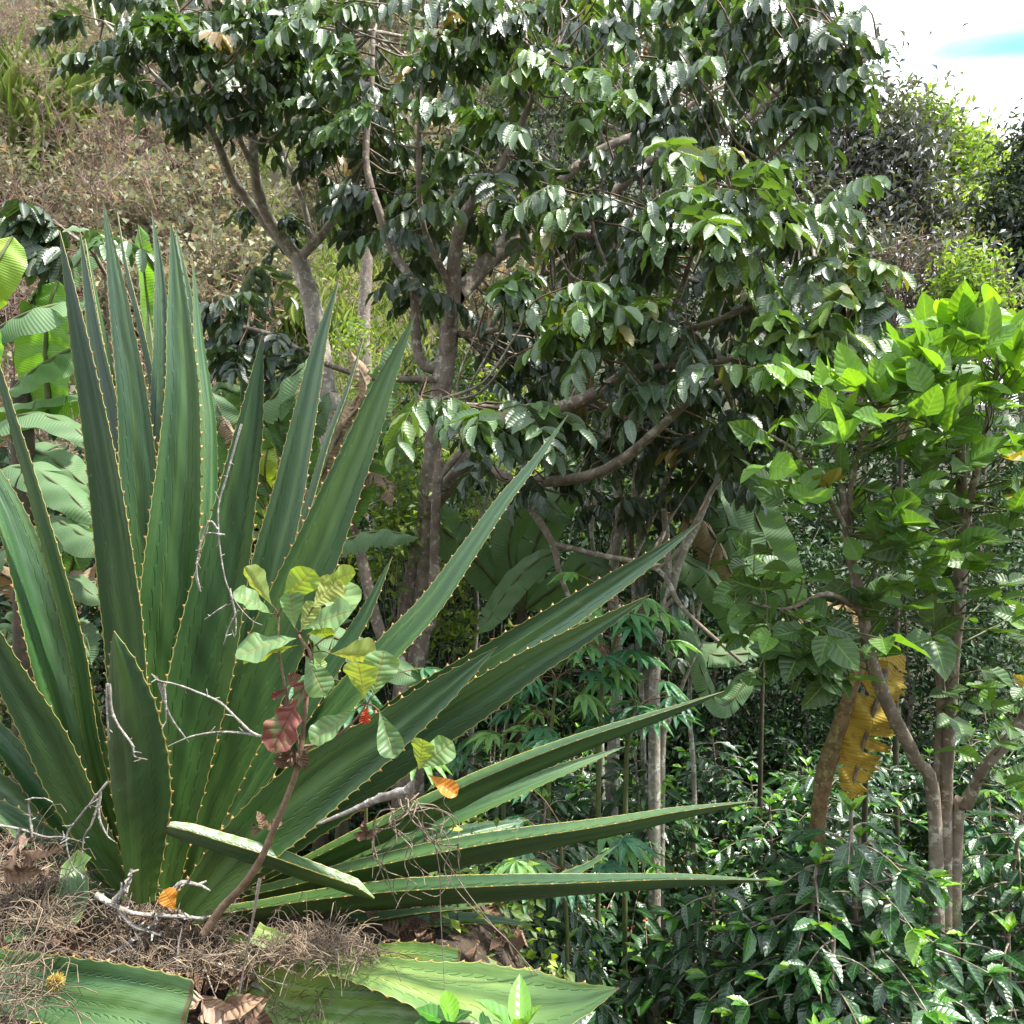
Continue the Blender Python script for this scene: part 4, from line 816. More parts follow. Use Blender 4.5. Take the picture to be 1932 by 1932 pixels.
# ---------------------------------------------------------------- coffee bushes
TC = [leaf_tpl(7, 2, 'ell', .16, .16, .035, 3.2), leaf_tpl(7, 2, 'ell', .3, .10, .045, 2.7), leaf_tpl(7, 2, 'ell', .05, .25, .03, 3.6)]
def coffee_variant(h, seed, berries=False, name='coffee_bush'):
    g = np.random.default_rng(seed); T = thing(name, 'x', 'coffee bush', (0, 0, 0)); st = MB(); fo = MB()
    for k in range(g.integers(1, 3)):
        bx = g.normal(0, .05, 2); hh = h * g.uniform(.8, 1); tp = np.array((bx[0] * 2.5, bx[1] * 2.5, hh))
        st.tube([(bx[0], bx[1], -.1), (bx[0] * 1.5, bx[1] * 1.5, hh * .5), tp], [.018, .012, .005], 7, 5)
        z = .22 * hh; az = g.random() * 6
        while z < hh * .98:
            az += math.pi / 2 + g.normal(0, .25)
            for s in (0, math.pi):
                a = az + s + g.normal(0, .15); f = z / hh; L = .56 * (1 - f) ** .6 + .10; L *= g.uniform(.75, 1.15)
                if f < .45: L *= g.uniform(.5, 1)
                o = np.array((bx[0] * (1 + f * 1.5), bx[1] * (1 + f * 1.5), z)); hd = np.array((math.cos(a), math.sin(a), 0))
                up = g.uniform(.1, .5)
                t = np.linspace(0, 1, 6)[:, None]; br = o + hd * L * t * .95 + np.array((0, 0, 1)) * (L * up * t - L * .45 * t * t)
                st.tube(br, [.004, .002], 4, 1)
                nn_ = max(2, int(L / .060)); fr_ = (np.arange(nn_) + 1.) / nn_; fr_ = fr_[fr_ > (.15 if f > .5 else .35)]
                base = np.stack([np.interp(np.repeat(fr_, 2), t[:, 0], br[:, k]) for k in range(3)], 1)
                sd_ = np.tile([-1., 1.], len(fr_))[:, None]; side = np.cross(hd, (0, 0, 1))[None] * sd_
                dr = g.uniform(-.05, .75)
                ax = unit(side * .75 + hd * .55 + np.array((0, 0, -1)) * dr + g.normal(0, .2, (len(sd_), 3)))
                nr = unit(np.array((0, 0, 1.)) + g.normal(0, .28, (len(sd_), 3)))
                Lf = .112 * g.uniform(.7, 1.2, len(sd_)) * (.8 + .2 * (1 - np.repeat(fr_, 2)))
                tip = np.repeat(fr_, 2)
                tn = np.clip(g.uniform(0, .6, len(sd_)) + (tip > .93) * g.uniform(.15, .45) * (g.random() < .6), 0, .97)
                j = int(g.integers(3)); fo.inst(TC[j], frames(ax, nr, Lf, Lf * .44), base, tn)
                e = br[-1]; a2 = unit(np.array([hd + side[0] * .35, hd + side[1] * .35]) + (0, 0, .25) + g.normal(0, .15, (2, 3)))
                fresh = g.random() < .55; tt = g.uniform(.75, 1., 2) if fresh else g.uniform(.2, .6, 2)
                fo.inst(TC[2], frames(a2, unit(np.array((0, 0, 1.)) + g.normal(0, .2, (2, 3))), .072, .030), np.array([e, e]), tt)
                if berries and f < .7 and g.random() < .6:
                    for q in range(int(g.integers(3, 9))):
                        p = br[int(g.integers(1, 5))] + g.normal(0, .01, 3); ball(st, p, .0075, 1)
            z += g.uniform(.036, .058) * (1.15 if z < hh * .5 else 1)
        a4 = g.random() * 6 + np.arange(4) * math.pi / 2
        ax = unit(np.stack((np.cos(a4), np.sin(a4), np.array((.9, .9, 1.6, 1.6))), 1))
        fo.inst(TC[2], frames(ax, np.tile((0, 0, 1.), (4, 1)), np.array((.075, .075, .05, .05)), np.array((.031, .031, .02, .02))), np.tile(tp, (4, 1)), g.uniform(.85, 1, 4))
    st.build('stem', [M['bark'], M['berry']], T); fo.build('foliage', M['coffee'], T)
    return T
def ball(mb, p, r, mat=0):
    th = np.linspace(0, math.pi, 5); ph = np.linspace(0, 2 * math.pi, 7)[:-1]
    V = np.stack((np.sin(th)[:, None] * np.cos(ph), np.sin(th)[:, None] * np.sin(ph), np.repeat(np.cos(th)[:, None], 6, 1)), -1) * r + p
    mb.grid(V, None, .5, mat, closed=True)
CV = [coffee_variant(1.5, 101), coffee_variant(1.65, 102, True), coffee_variant(1.35, 103), coffee_variant(1.6, 104), coffee_variant(1.2, 105, True)]
ITEMS = []        # (object, kind phrase, centre, group) labelled at the end from what stands near them
g = np.random.default_rng(5); used = [False] * 5; cpos = []
for row, y in enumerate((2.85, 3.35, 3.9, 4.5, 5.2, 5.9, 6.6, 7.4, 8.2)):
    x = -.05 * y if y > 3.5 else .95
    if y < 3: x = 1.05
    while x < .70 * y + .1:
        cpos.append((x + g.normal(0, .1), y + g.normal(0, .12))); x += .50 + .025 * y
for x, y in ((.35, 3.0), (.05, 3.35), (.62, 2.75), (-.35, 3.7), (-.9, 4.0), (-1.6, 4.4), (-2.4, 4.8), (-.8, 5.2), (-1.7, 5.6), (-.7, 6.3), (-2.6, 6.2), (-1.7, 7.0)): cpos.append((x, y))
for i, (x, y) in enumerate(cpos):
    k = int(g.integers(5)); s = g.uniform(.88, 1.08) * float(np.interp(y, [2.7, 3.2, 4, 5, 7], [1.04, 1.22, 1.18, 1.1, .97]))
    if x < .75 and y < 4.2: s *= .66; k = (2, 4)[i % 2]
    if y > 6.5: s *= .95
    loc = (x, y, float(gz(x, y))); rz = g.random() * 6.28
    if not used[k]:
        used[k] = True; o = CV[k]['_p']; o.location = loc; o.rotation_euler.z = rz; o.scale = (s, s, s)
    else: o = copy_thing(CV[k]['_p'], loc, rz, s)
    ITEMS.append((o, ('upright glossy coffee bush', 'coffee bush with small orange berries', 'rounded dark coffee bush', 'wide dark green coffee bush', 'low coffee bush with some berries')[k], (x, y, loc[2] + 1.35 * s), 'coffee bushes on the valley floor'))
# the sunlit sprig at the bottom of the frame, in front of the agave
o = coffee_variant(.62, 333); p = P(612, 1862, 1.62); o['_p'].scale = (1.45, 1.45, 1.45); zz = float(gz(p[0], p[1]))
o['_p'].location = (p[0], p[1], p[2] - .88); tag(o, 'young coffee plant with bright new leaves poking up beneath the lowest agave leaves', 'coffee bush', 'coffee bushes on the valley floor')

# ---------------------------------------------------------------- cassava
TCs = leaf_tpl(5, 1, 'lance', .12, .2, 0)
def cassava(pts, n, seed, label, top=None):
    g = np.random.default_rng(seed); q, r = poly3(pts); b = q[-1]; z0 = float(gz(b[0], b[1]))
    T = thing('cassava_plant', label, 'cassava', (b[0], b[1], z0), 'cassava plants among the coffee')
    mb = MB(); q = np.vstack((q, [[b[0], b[1] + .02, z0 - .05]])); sp_, _ = mb.tube(q, np.append(r, r[-1]), 6, 5); fo = MB(); tw = MB()
    for i in range(n):
        s = sp_[int(g.integers(0, max(2, int(len(sp_) * .45))))]; a = g.random() * 6.28; p = s + np.array((math.cos(a), math.sin(a), g.uniform(-.1, .6))) * g.uniform(.12, .26)
        tw.tube([s, (s + p) / 2 + (0, 0, .02), p], [.003, .002], 3, 2); h = unit((p - s) * (1, 1, 0)); side = np.cross(h, (0, 0, 1)); dr = g.uniform(.2, .7)
        m = 7; an = np.linspace(-1.9, 1.9, m) + g.normal(0, .05, m); ax = unit(np.cos(an)[:, None] * h + np.sin(an)[:, None] * side + (0, 0, -dr) + g.normal(0, .06, (m, 3)))
        L = .15 * (1 - .35 * (np.abs(an) / 1.9) ** 2) * g.uniform(.8, 1.1)
        fo.inst(TCs, frames(ax, np.tile((0, 0, 1.), (m, 1)) + g.normal(0, .1, (m, 3)), L, .032), np.tile(p, (m, 1)), np.full(m, g.uniform(0, .95)))
    mb.build('stem', M['twig_green'], T); s_ = fo.build('foliage', M['cassava'], T); tw.build('leaf_stalks', M['twig'], T)
cassava([(1180,1140,3.6,6),(1150,1250,3.6,8),(1130,1400,3.6,10)], 26, 1, 'cassava plant with pale seven fingered leaves under the two dark agave leaves')
cassava([(1050,1280,3.5,6),(1040,1380,3.5,8),(1035,1500,3.5,10)], 24, 2, 'cassava plant with bluish fingered leaves behind the long pale edged agave leaf')
cassava([(1200,1290,3.8,6),(1190,1380,3.8,8),(1180,1500,3.8,10)], 20, 3, 'cassava plant whose leaves surround the foot of the pale trunk')
cassava([(1060,1560,3.0,5),(1060,1640,3.0,7),(1070,1760,3.0,8)], 16, 4, 'small cassava plant between the two lowest long agave leaves')
cassava([(960,1340,4.0,5),(950,1420,4.0,7),(950,1520,4.0,8)], 14, 5, 'dark cassava plant in the shade of the grove')
cassava([(1870,1560,3.9,5),(1880,1620,3.9,7),(1885,1700,3.9,8)], 16, 6, 'pale cassava plant right of the shrub stems')
cassava([(690,1300,3.0,5),(690,1380,3.0,7),(690,1480,3.0,8)], 14, 7, 'cassava leaves glimpsed between sapling and dark agave leaf')
# ---------------------------------------------------------------- wavy leaved sapling in front of the agave
def zA(x, y): return (389.4 + x * .2399, 1019.8 + y * .2399)
SD = 1.66
TS = [leaf_tpl(14, 3, 'obov', .10, .16, .055, 2.6), leaf_tpl(14, 3, 'obov', .22, .10, .07, 2.2), leaf_tpl(14, 3, 'obov', -.05, .30, .04, 3.1)]
b = P(395, 1770, 1.72); S = thing('sapling', 'slender sapling with wavy rounded green leaves growing in front of the agave', 'sapling', (b[0], b[1], b[2]))
mb = MB()
mb.tube([P(*zA(*q), d) for q, d in [((-20, 3090), 1.74), ((130, 2880), 1.74), ((300, 2700), 1.72), ((430, 2500), 1.70), ((560, 2200), 1.68), ((680, 1900), 1.67), ((735, 1680), 1.66), ((770, 1400), 1.66), ((800, 1100), 1.66), ((820, 900), 1.66), ((760, 800), 1.66), ((725, 740), 1.66)]], [.0095, .0085, .0075, .006, .005, .0035, .003], 8, 4, bumpy=.07)
mb.tube([P(*zA(*q), SD + .01) for q in [(735, 1680), (690, 1450), (640, 1250), (600, 1050), (570, 860), (565, 700), (572, 560)]], [.0035, .003, .002], 6, 4)
mb.tube([P(*zA(*q), SD + .01) for q in [(740, 1620), (900, 1600), (1050, 1520), (1180, 1400), (1250, 1300)]], [.0035, .003, .002], 6, 4)
mb.tube([P(*zA(*q), SD + .01) for q in [(725, 1730), (760, 1660), (860, 1600)]], [.004, .003], 6, 4)
mb.build('stem', bark_mat('sapling bark', (.16, .10, .06), (.26, .18, .11), None, .8, 40), S)
def sleaf(base, tip, w, tone, nh, k=0, mat='sap', lab=None, dd=0.0, pet=None, curl=0):
    u0, v0 = zA(*base); u1, v1 = zA(*tip); a = P(u0, v0, SD); c = P(u1, v1, SD + dd)
    L = np.linalg.norm(c - a); fo = MB(); fo.inst(TS[k], frames((c - a)[None], np.array([nh], float), L, PX(w * .2399, SD) * 1.25, L), a[None], [tone])
    if pet: q = P(*zA(*pet), SD + .005); fo.tube([q, (q + a) / 2 + (0, 0, .004), a], [.0018, .0014], 4, 3, mat=1)
    o = fo.build('leaf', [M[mat], M['twig']], S)
    if lab: o['label'] = lab
U_, D_ = (0, -.8, .6), (0, .9, .35)
sleaf((515,510),(290,215),150,.78,(.3,1,.2),2,pet=(570,600)); sleaf((515,580),(235,395),165,.15,(-.1,-.7,.8),0,dd=-.05,pet=(570,610))
sleaf((590,530),(835,205),200,.7,(-.3,1,.1),1,pet=(575,590)); sleaf((695,690),(650,395),150,.2,(.5,-.9,.1),2,pet=(725,745))
sleaf((740,720),(835,480),140,.8,(.3,1,.1),2,pet=(725,750)); sleaf((765,700),(1120,530),210,.12,(0,-.75,.7),0,dd=-.04,pet=(735,745))
sleaf((840,520),(1030,330),215,.86,(-.2,1,.3),1,dd=.04,pet=(740,735)); sleaf((1000,745),(1100,305),240,.3,(.2,-.9,.3),0,dd=.05,pet=(850,830))
sleaf((915,335),(1135,235),150,.74,(0,1,.5),1,dd=.05); sleaf((710,770),(235,840),235,.08,(-.1,-.62,.8),1,dd=-.06,pet=(745,800))
sleaf((725,825),(300,930),130,.76,(0,.7,.9),0,dd=.02,pet=(750,880)); sleaf((790,735),(1010,715),120,.7,(0,1,.6),0,pet=(830,860))
sleaf((985,890),(1340,905),200,.82,(.1,1,.45),2,dd=.03,pet=(830,880),lab='lime leaf with dark red veins'); sleaf((1240,1250),(1200,945),225,.74,(.2,1,0),0,dd=-.03,pet=(1260,1290))
sleaf((1310,1225),(1400,875),235,.25,(.3,-.9,.2),0,pet=(1265,1290)); sleaf((780,905),(925,1205),185,.1,(.2,-.95,.3),1,dd=-.03,pet=(760,870))
sleaf((1360,1340),(1490,1710),165,.0,(.1,-1,.2),2,dd=-.03,pet=(1270,1290)); sleaf((1180,1330),(810,1570),165,.08,(0,-.8,.6),0,dd=-.04,pet=(1250,1290))
sleaf((840,910),(930,1010),90,.5,(0,-.6,.8),1,pet=(820,880)); TS.append(leaf_tpl(22, 4, 'rag', .08, .12, .05, 3.3))
sleaf((800,1090),(500,1660),240,.4,(-.1,-1,.1),3,'sap_red','ragged dying red leaf',dd=-.05,pet=(800,1040))
sleaf((760,1060),(640,1110),110,.2,(0,-.8,.6),0,'sap_red','small dying red leaf'); sleaf((1270,1290),(1235,1450),70,1.0,(.2,-1,.1),0,'sap_red','small scarlet leaf')
sleaf((640,1160),(520,1240),50,.2,(0,-1,.2),2,'sap_red')
cr = MB()
for q0, q1, w_ in (((700,1640),(560,1800),130), ((720,1650),(790,1800),100), ((690,1650),(660,1800),90), ((560,1690),(600,1780),110)):
    a, c = P(*zA(*q0), SD), P(*zA(*q1), SD - .01); L = np.linalg.norm(c - a)
    cr.inst(leaf_tpl(10, 2, 'ell', .5, .6, .18, 2.3), frames((c - a)[None], np.array([(.4, -1, .3)]), L, PX(w_ * .24, SD)), a[None], [.35])
cr.build('withered_leaves', M['crisp'], S)
# second sprout over the dark agave leaf
b = P(760, 1530, 1.8); S = thing('sapling_branch', 'broken pale branch with two lime leaves and one orange leaf over the agave', 'branch', b)
mb = MB(); mb.tube([P(600,1555,1.9), P(660,1530,1.88), P(720,1505,1.85), P(760,1495,1.8), P(785,1470,1.78)], [.004,.005,.010,.011,.003], 7, 5, bumpy=.18); mb.build('stem', M['dead'], S)
SD = 1.78
def leaf2(u0, v0, u1, v1, w, tone, nh, k, mat='sap', lab=None):
    a, c = P(u0, v0, SD), P(u1, v1, SD - .02); L = np.linalg.norm(c - a); fo = MB()
    fo.inst(TS[k], frames((c - a)[None], np.array([nh], float), L, PX(w, SD)), a[None], [tone]); o = fo.build('leaf', M[mat], S)
    if lab: o['label'] = lab
leaf2(790,1452,800,1392,46,.72,(.3,1,.2),0); leaf2(792,1450,846,1402,56,.3,(0,-.9,.5),1); leaf2(808,1462,862,1502,34,1.0,(.1,-.8,.6),2,'sap','orange brown leaf')
S = thing('fallen_leaf', 'small curled yellow and orange leaf stuck upright in the straw litter', 'leaf', P(325,1712,1.85)); SD = 1.85
leaf2(330,1716,312,1684,34,1.0,(.4,-.8,.3),1)

# ---------------------------------------------------------------- dead twigs, tendrils and straw
def twig(name, label, cat, lines, w, d, mat='dead', seed=0, side=0):
    g = np.random.default_rng(seed); mb = MB()
    first = None
    for L in lines:
        q = np.array([P(u, v, d + (L_[0] if (L_ := rest) else 0)) for u, v, *rest in L]); first = q[0] if first is None else first
        q = q + g.normal(0, .0015, q.shape); sp_, _ = mb.tube(q, [w, w * .4], 5, 4, bumpy=.14)
        for _ in range(int(len(sp_) * side)):
            i = int(g.integers(1, len(sp_))); e = sp_[i] + g.normal(0, .009, 3); mb.tube([sp_[i], e], [w * .5, w * .3], 4, 1)
    T = thing(name, label, cat, first); mb.build('twig', M[mat], T)
twig('dead_twig', 'thin grey forked dead twig hanging in front of the dark upright agave leaf', 'twig', [
 [(455,800),(440,860),(425,910),(412,955),(414,1010),(418,1060),(430,1105),(450,1145),(480,1170),(495,1180)], [(414,1000),(395,985),(378,1040),(372,1080),(378,1118),(368,1080)], [(425,1010),(388,1008),(371,1050)],
 [(432,1110),(445,1160),(442,1200),(440,1190)], [(430,1140),(410,1155),(392,1166)], [(452,1150),(430,1185),(425,1216)]], .0026, 1.75, seed=1, side=.25)
twig('dead_twig', 'branching pale dead twig crossing behind the red leaf beside the foremost agave leaf', 'twig', [
 [(518,1396),(480,1385),(450,1360),(415,1325),(370,1305),(330,1290),(300,1285),(285,1272)], [(518,1396),(460,1385),(410,1382),(360,1390),(316,1406)], [(310,1290),(312,1330),(314,1360)], [(300,1290),(318,1350),(350,1392)]], .0034, 1.74, seed=2, side=.3)
twig('dead_twig', 'curved dead twig against the darkest foremost agave leaf', 'twig', [[(205,1290),(212,1340),(228,1370),(245,1405),(255,1425),(278,1433)], [(205,1290),(204,1350),(206,1398)]], .0035, 1.68, seed=3, side=.3)
twig('dead_twig', 'grey forked twig with crooked tips by the left agave leaf bases', 'twig', [
 [(205,1475),(175,1510),(150,1540),(125,1580),(135,1630),(158,1655)], [(190,1492),(187,1540),(200,1575),(215,1590)], [(190,1500),(175,1550),(160,1580),(155,1625)], [(0,1555),(40,1565),(80,1580),(120,1582),(160,1592)],
 [(62,1580),(55,1540),(60,1510),(85,1505)], [(40,1560),(20,1600),(0,1620)]], .0032, 1.8, seed=4, side=.5)
twig('lichen_branch', 'rough lichen crusted dead branch lying across the straw mound', 'branch', [
 [(150,1880,.0),(155,1840),(185,1815),(230,1785),(270,1760),(300,1735)], [(180,1690),(220,1710),(250,1722),(330,1730),(380,1735)], [(215,1700),(240,1670),(250,1640)], [(225,1715),(250,1745),(300,1765)],
 [(320,1690),(345,1665),(385,1672)], [(430,1838),(455,1860),(470,1900),(490,1960)], [(440,1845),(480,1860),(520,1885)]], .0085, 1.9, seed=5, side=1.2)
twig('thin_stake', 'thin straight brown stem leaning beside the sapling foot', 'twig', [[(488,1655),(480,1720),(465,1790),(448,1890)]], .004, 1.7, 'bark', seed=6)
twig('vine_tendril', 'long pale vine tendrils trailing down from the looped tangle over the lower agave leaves', 'vine', [
 [(780,1500),(800,1530),(830,1560),(850,1600),(838,1640),(862,1680),(905,1720),(955,1770),(1000,1820),(1040,1860),(1080,1895),(1100,1932),(1110,1990)],
 [(800,1560),(830,1610),(860,1650),(885,1690),(930,1745),(980,1800),(1010,1850),(1030,1885)], [(815,1560),(828,1640),(832,1720),(836,1800),(838,1870)]], .0017, 1.85, 'straw', seed=7)
g = np.random.default_rng(9); tang = []
for k in range(16):
    u, v = g.uniform(745, 800), g.uniform(1480, 1530); L = [(u, v)]; a = g.uniform(1.0, 2.2)
    for j in range(int(g.integers(6, 11))):
        a += g.normal(0, .75); a = a + .18 * (1.5 - a) if j < 6 else a; u += 30 * math.cos(a); v += 27 * math.sin(a)
        u = min(max(u, 705), 865); L.append((u, min(v, 1800), g.normal(0, .03)))
    tang.append(L)
twig('vine_tangle', 'looped tangle of dry pale vines draped over the long lower agave leaves', 'vine', tang, .0020, 1.85, 'straw', seed=8)

def fibres(name, label, n, fn, seed, L=(.06, .2), w=.0009, parent=None):
    g = np.random.default_rng(seed); mb = MB()
    for i in range(n):
        p = fn(g); a = g.random() * 6.28; l = g.uniform(*L); k = g.normal(0, 2.2); dz = g.normal(0, .25)
        t = np.linspace(0, 1, 5); ang = a + k * t
        q = p + np.stack((np.cumsum(np.cos(ang)) * l / 5, np.cumsum(np.sin(ang)) * l / 5, dz * l * t + .25 * l * np.sin(t * 3) * abs(g.normal())), 1)
        mb.tube(q, [w * g.uniform(.6, 1.5)], 3, 1, rnd=g.random())
    o = mb.build(name, M['straw']); tag(o, label, 'straw', None, 'stuff'); return o
def mound(u0, u1, v0, v1, d0, d1, thick=.05):
    def f(g):
        u, v = g.uniform(u0, u1), g.uniform(v0, v1); s = (v - v0) / (v1 - v0)
        e = 1 - ((u - (u0 + u1) / 2) / ((u1 - u0) / 2)) ** 2
        return P(u, v1 - (v1 - v) * max(.15, e), d1 + (d0 - d1) * s + g.normal(0, .02)) + g.normal(0, .006, 3)
    return f
fibres('straw_litter', 'heap of brown straw and fibres between the left agave leaf bases', 1600, mound(-60, 135, 1580, 1750, 1.85, 2.15), 1, (.04, .14))
fibres('straw_litter', 'tangled straw mound under the foremost agave leaf', 1500, mound(170, 440, 1750, 1825, 1.85, 2.1), 2, (.04, .13))
fibres('straw_litter', 'patch of dry straw resting on the lower right agave leaves', 600, mound(480, 690, 1760, 1808, 1.8, 1.95), 3, (.04, .12))
fibres('straw_litter', 'thin fibres hanging below the cut agave leaf', 260, mound(440, 640, 1830, 1940, 1.85, 2.0), 4, (.05, .14))
fibres('straw_litter', 'dry fibres around the agave heart', 700, mound(200, 440, 1670, 1740, 2.0, 2.3), 5, (.04, .12))
fibres('hanging_roots', 'dark dry roots hanging over the broad cut leaf', 200, mound(-30, 30, 1790, 1932, 1.52, 1.56), 6, (.05, .2))
lg = np.random.default_rng(21)
def scraps(name, label, n, f, seed, L, mat='crisp'):
    g = np.random.default_rng(seed); q = np.array([f(g) for _ in range(n)]); mb = MB(); l = g.uniform(.3, 1, n) * L
    mb.inst(leaf_tpl(5, 1, 'ell', .5, .5, .15, 2), frames(rdir(n, g) * (1, 1, .4), unit(g.normal(0, .5, (n, 3)) + (0, -.5, .8)), l, l * .5), q, g.random(n)); tag(mb.build(name, M[mat]), label, 'litter', None, 'stuff')
scraps('leaf_scraps', 'brown leaf scraps mixed into the straw under the foremost agave leaf', 320, mound(130, 480, 1700, 1850, 1.83, 2.1), 31, .05)
scraps('leaf_scraps', 'brown leaf scraps on the left straw heap', 200, mound(-60, 150, 1580, 1790, 1.84, 2.1), 32, .06)
g = np.random.default_rng(33); f_ = mound(60, 480, 1690, 1840, 1.83, 2.08); sb = MB()
for k in range(46):
    p = f_(g); d_ = unit(g.normal(0, 1, 3) * (1, .5, .35)); l = g.uniform(.05, .16); sb.tube([p, p + d_ * l * .5 + g.normal(0, .006, 3), p + d_ * l], [g.uniform(.0015, .004), .001], 5, 3, bumpy=.1, rnd=g.random())
tag(sb.build('broken_sticks', M['dead']), 'short broken grey sticks scattered through the straw mound', 'sticks', None, 'stuff')
TX = leaf_tpl(8, 2, 'ell', .45, .5, .16, 2.1)
def crumple(label, uvd, w, tone, k):
    mb = MB(); p = P(*uvd); L = PX(w, uvd[2]); n = 3
    mb.inst(TX, frames(unit(lg.normal(0, 1, (n, 3)) * (1, .4, 1)), unit(lg.normal(0, .5, (n, 3)) + (0, -1, .4)), L, L * .6), p + lg.normal(0, L * .12, (n, 3)), np.full(n, tone))
    tag(mb.build('dead_leaf', M['crisp']), label, 'dead leaf', 'dead leaves on the bank')
for q in [('big pale crumpled dead leaf at the end of the broad cut leaf', (385,1890,1.62), 75, 1.0), ('brown crumpled dead leaf beside the pale crumpled one', (425,1895,1.64), 70, .6), ('dark curled dead leaf hanging below the straw patch', (465,1905,1.82), 70, .3),
          ('brown dead leaf folded on the left straw heap', (35,1640,1.9), 60, .5), ('dead leaf caught on the dark rising agave leaf', (500,1560,1.88), 34, .3), ('dead leaf dangling under the straw patch', (535,1785,1.85), 40, .7), ('curled brown leaf on the broken branch', (690,1575,1.85), 28, .3)]: crumple(q[0], q[1], q[2], q[3], 0)
yl = MB(); p = P(105, 1852, 1.56)
for k in range(420): d_ = rdir(1)[0]; yl.tube([p + d_ * .002, p + d_ * PX(19, 1.56) * lg.uniform(.5, 1)], [.0009, .0005], 3, 1)
tag(yl.build('lichen_tuft', bark_mat('yellow lichen', (.55, .36, .05), (.65, .50, .12), None, .8, 40)), 'fuzzy yellow lichen tuft on the broad cut agave leaf', 'lichen')

# ---------------------------------------------------------------- small leaved bushes, far trees
TQ = leaf_tpl(2, 1, 'ell', .2, .3, 0)
def cloud_points(g, blobs, n, clump=.16, per=22):
    """leaf positions gathered into clumps inside ellipsoids"""
    P_, N_ = [], []; vol = np.array([b[1][0] * b[1][1] * b[1][2] for b in blobs]) ** .7; vol /= vol.sum()
    for (c, r), f in zip(blobs, vol):
        k = max(1, int(n * f / per)); d = rdir(k, g) * (g.random((k, 1)) ** .45) ; cc = np.array(c) + d * np.array(r)
        m = int(n * f); i = g.integers(0, k, m); s = clump * g.uniform(.5, 1.2, k)
        q = cc[i] + g.normal(0, 1, (m, 3)) * s[i][:, None]; P_.append(q); N_.append(unit(d[i] * .8 + (0, 0, .7) + g.normal(0, .45, (m, 3))))
    return np.concatenate(P_), np.concatenate(N_)
def small_tree(name, label, cat, base, trunk_r, height, blobs, n, lf, mat='small', seed=0, clump=.16, tone=(0, 1), twigs=0, bark='bark', droop=.35, group=None, flowers=None, asp=.45):
    g = np.random.default_rng(seed); z0 = float(gz(base[0], base[1])); T = thing(name, label, cat, (base[0], base[1], z0), group); B = np.array((base[0], base[1], z0))
    tr = MB(); top = B + np.array((g.normal(0, .15), g.normal(0, .15), height * .55)); tr.tube([top, (top + B) / 2 + g.normal(0, .06, 3) * height * .1, B - (0, 0, .15)], [trunk_r * .6, trunk_r * .8, trunk_r * 1.2], 8, 5, bumpy=.05)
    tr.build('trunk', M[bark], T); br = MB(); blobs = [(B + np.array(c), r) for c, r in blobs]
    q, nr = cloud_points(g, blobs, n, clump)
    for c, r in blobs:
        br.tube([top, (top + c) / 2 + g.normal(0, .1, 3), c], [trunk_r * .45, trunk_r * .3, trunk_r * .12], 5, 4)
        for k in range(7 + twigs):
            e = np.array(c) + rdir(1, g)[0] * np.array(r) * g.uniform(.6, 1.05); s = np.array(c) + (top - c) * g.uniform(0, .5)
            m_ = (s + e) / 2 + g.normal(0, .08, 3) * np.linalg.norm(e - s); br.tube([s, m_, e], [.014, .006] if twigs > 10 else [trunk_r * .12, trunk_r * .04], 3, 3)
            for _ in range(3 if twigs else 0):
                f = m_ + (e - m_) * g.random(); br.tube([f, f + rdir(1, g)[0] * np.linalg.norm(r) * .22 + (0, 0, .05)], [.007, .004] if twigs > 10 else [trunk_r * .05, trunk_r * .02], 3, 1)
    br.build('branches', M['drytwig' if twigs else bark], T)
    ax = unit(rdir(len(q), g) + nr * .5 + (0, 0, -droop)); Lf = lf * g.uniform(.65, 1.2, len(q)); fo = MB()
    fo.inst(TQ, frames(ax, nr, Lf, Lf * asp), q, np.clip(g.uniform(tone[0], tone[1], len(q)), 0, 1)); fo.build('crown', M[mat], T)
    if flowers:
        f2 = MB(); qq = np.concatenate([np.array(c) + rdir(flowers, g) * np.array(r) for c, r in blobs]); k_ = np.repeat(qq, 6, 0) + g.normal(0, .12, (len(qq) * 6, 3))
        f2.inst(TQ, frames(rdir(len(k_), g), rdir(len(k_), g), .16, .08), k_, g.random(len(k_))); f2.build('blossom', M['flower'], T)
    return T
def Bd(u, d): return ((u - 966) / FP * d, d)
def rel(u, v, d, base): p = P(u, v, d); return (p[0] - base[0], p[1] - base[1], p[2] - float(gz(base[0], base[1])))
def tree_at(name, label, cat, u, d, blobs, **k):
    """blobs in picture terms: (u, v, half width px, half height px, depth offset)"""
    b = Bd(u, d); bl = [(rel(bu, bv, d + do, b), (PX(w, d), PX((w + h) / 2, d), PX(h, d))) for bu, bv, w, h, do in blobs]
    return small_tree(name, label, cat, b, blobs=bl, **k)
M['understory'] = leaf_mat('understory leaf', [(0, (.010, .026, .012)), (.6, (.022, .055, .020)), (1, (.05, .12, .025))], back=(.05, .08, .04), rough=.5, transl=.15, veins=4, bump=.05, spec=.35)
UG = 'shaded understory bushes'
uv_ = small_tree('understory_bush', 'x', 'bush', Bd(880, 7.0), .05, 2.6, [((0, 0, .9), (.9, .6, .8)), ((.5, .1, 1.9), (.8, .6, .9)), ((-.5, 0, 2.1), (.8, .6, .8)), ((0, .1, 2.9), (.8, .6, .6))], 4200, .085, 'understory', 41, .13, (0, .8), group=UG)
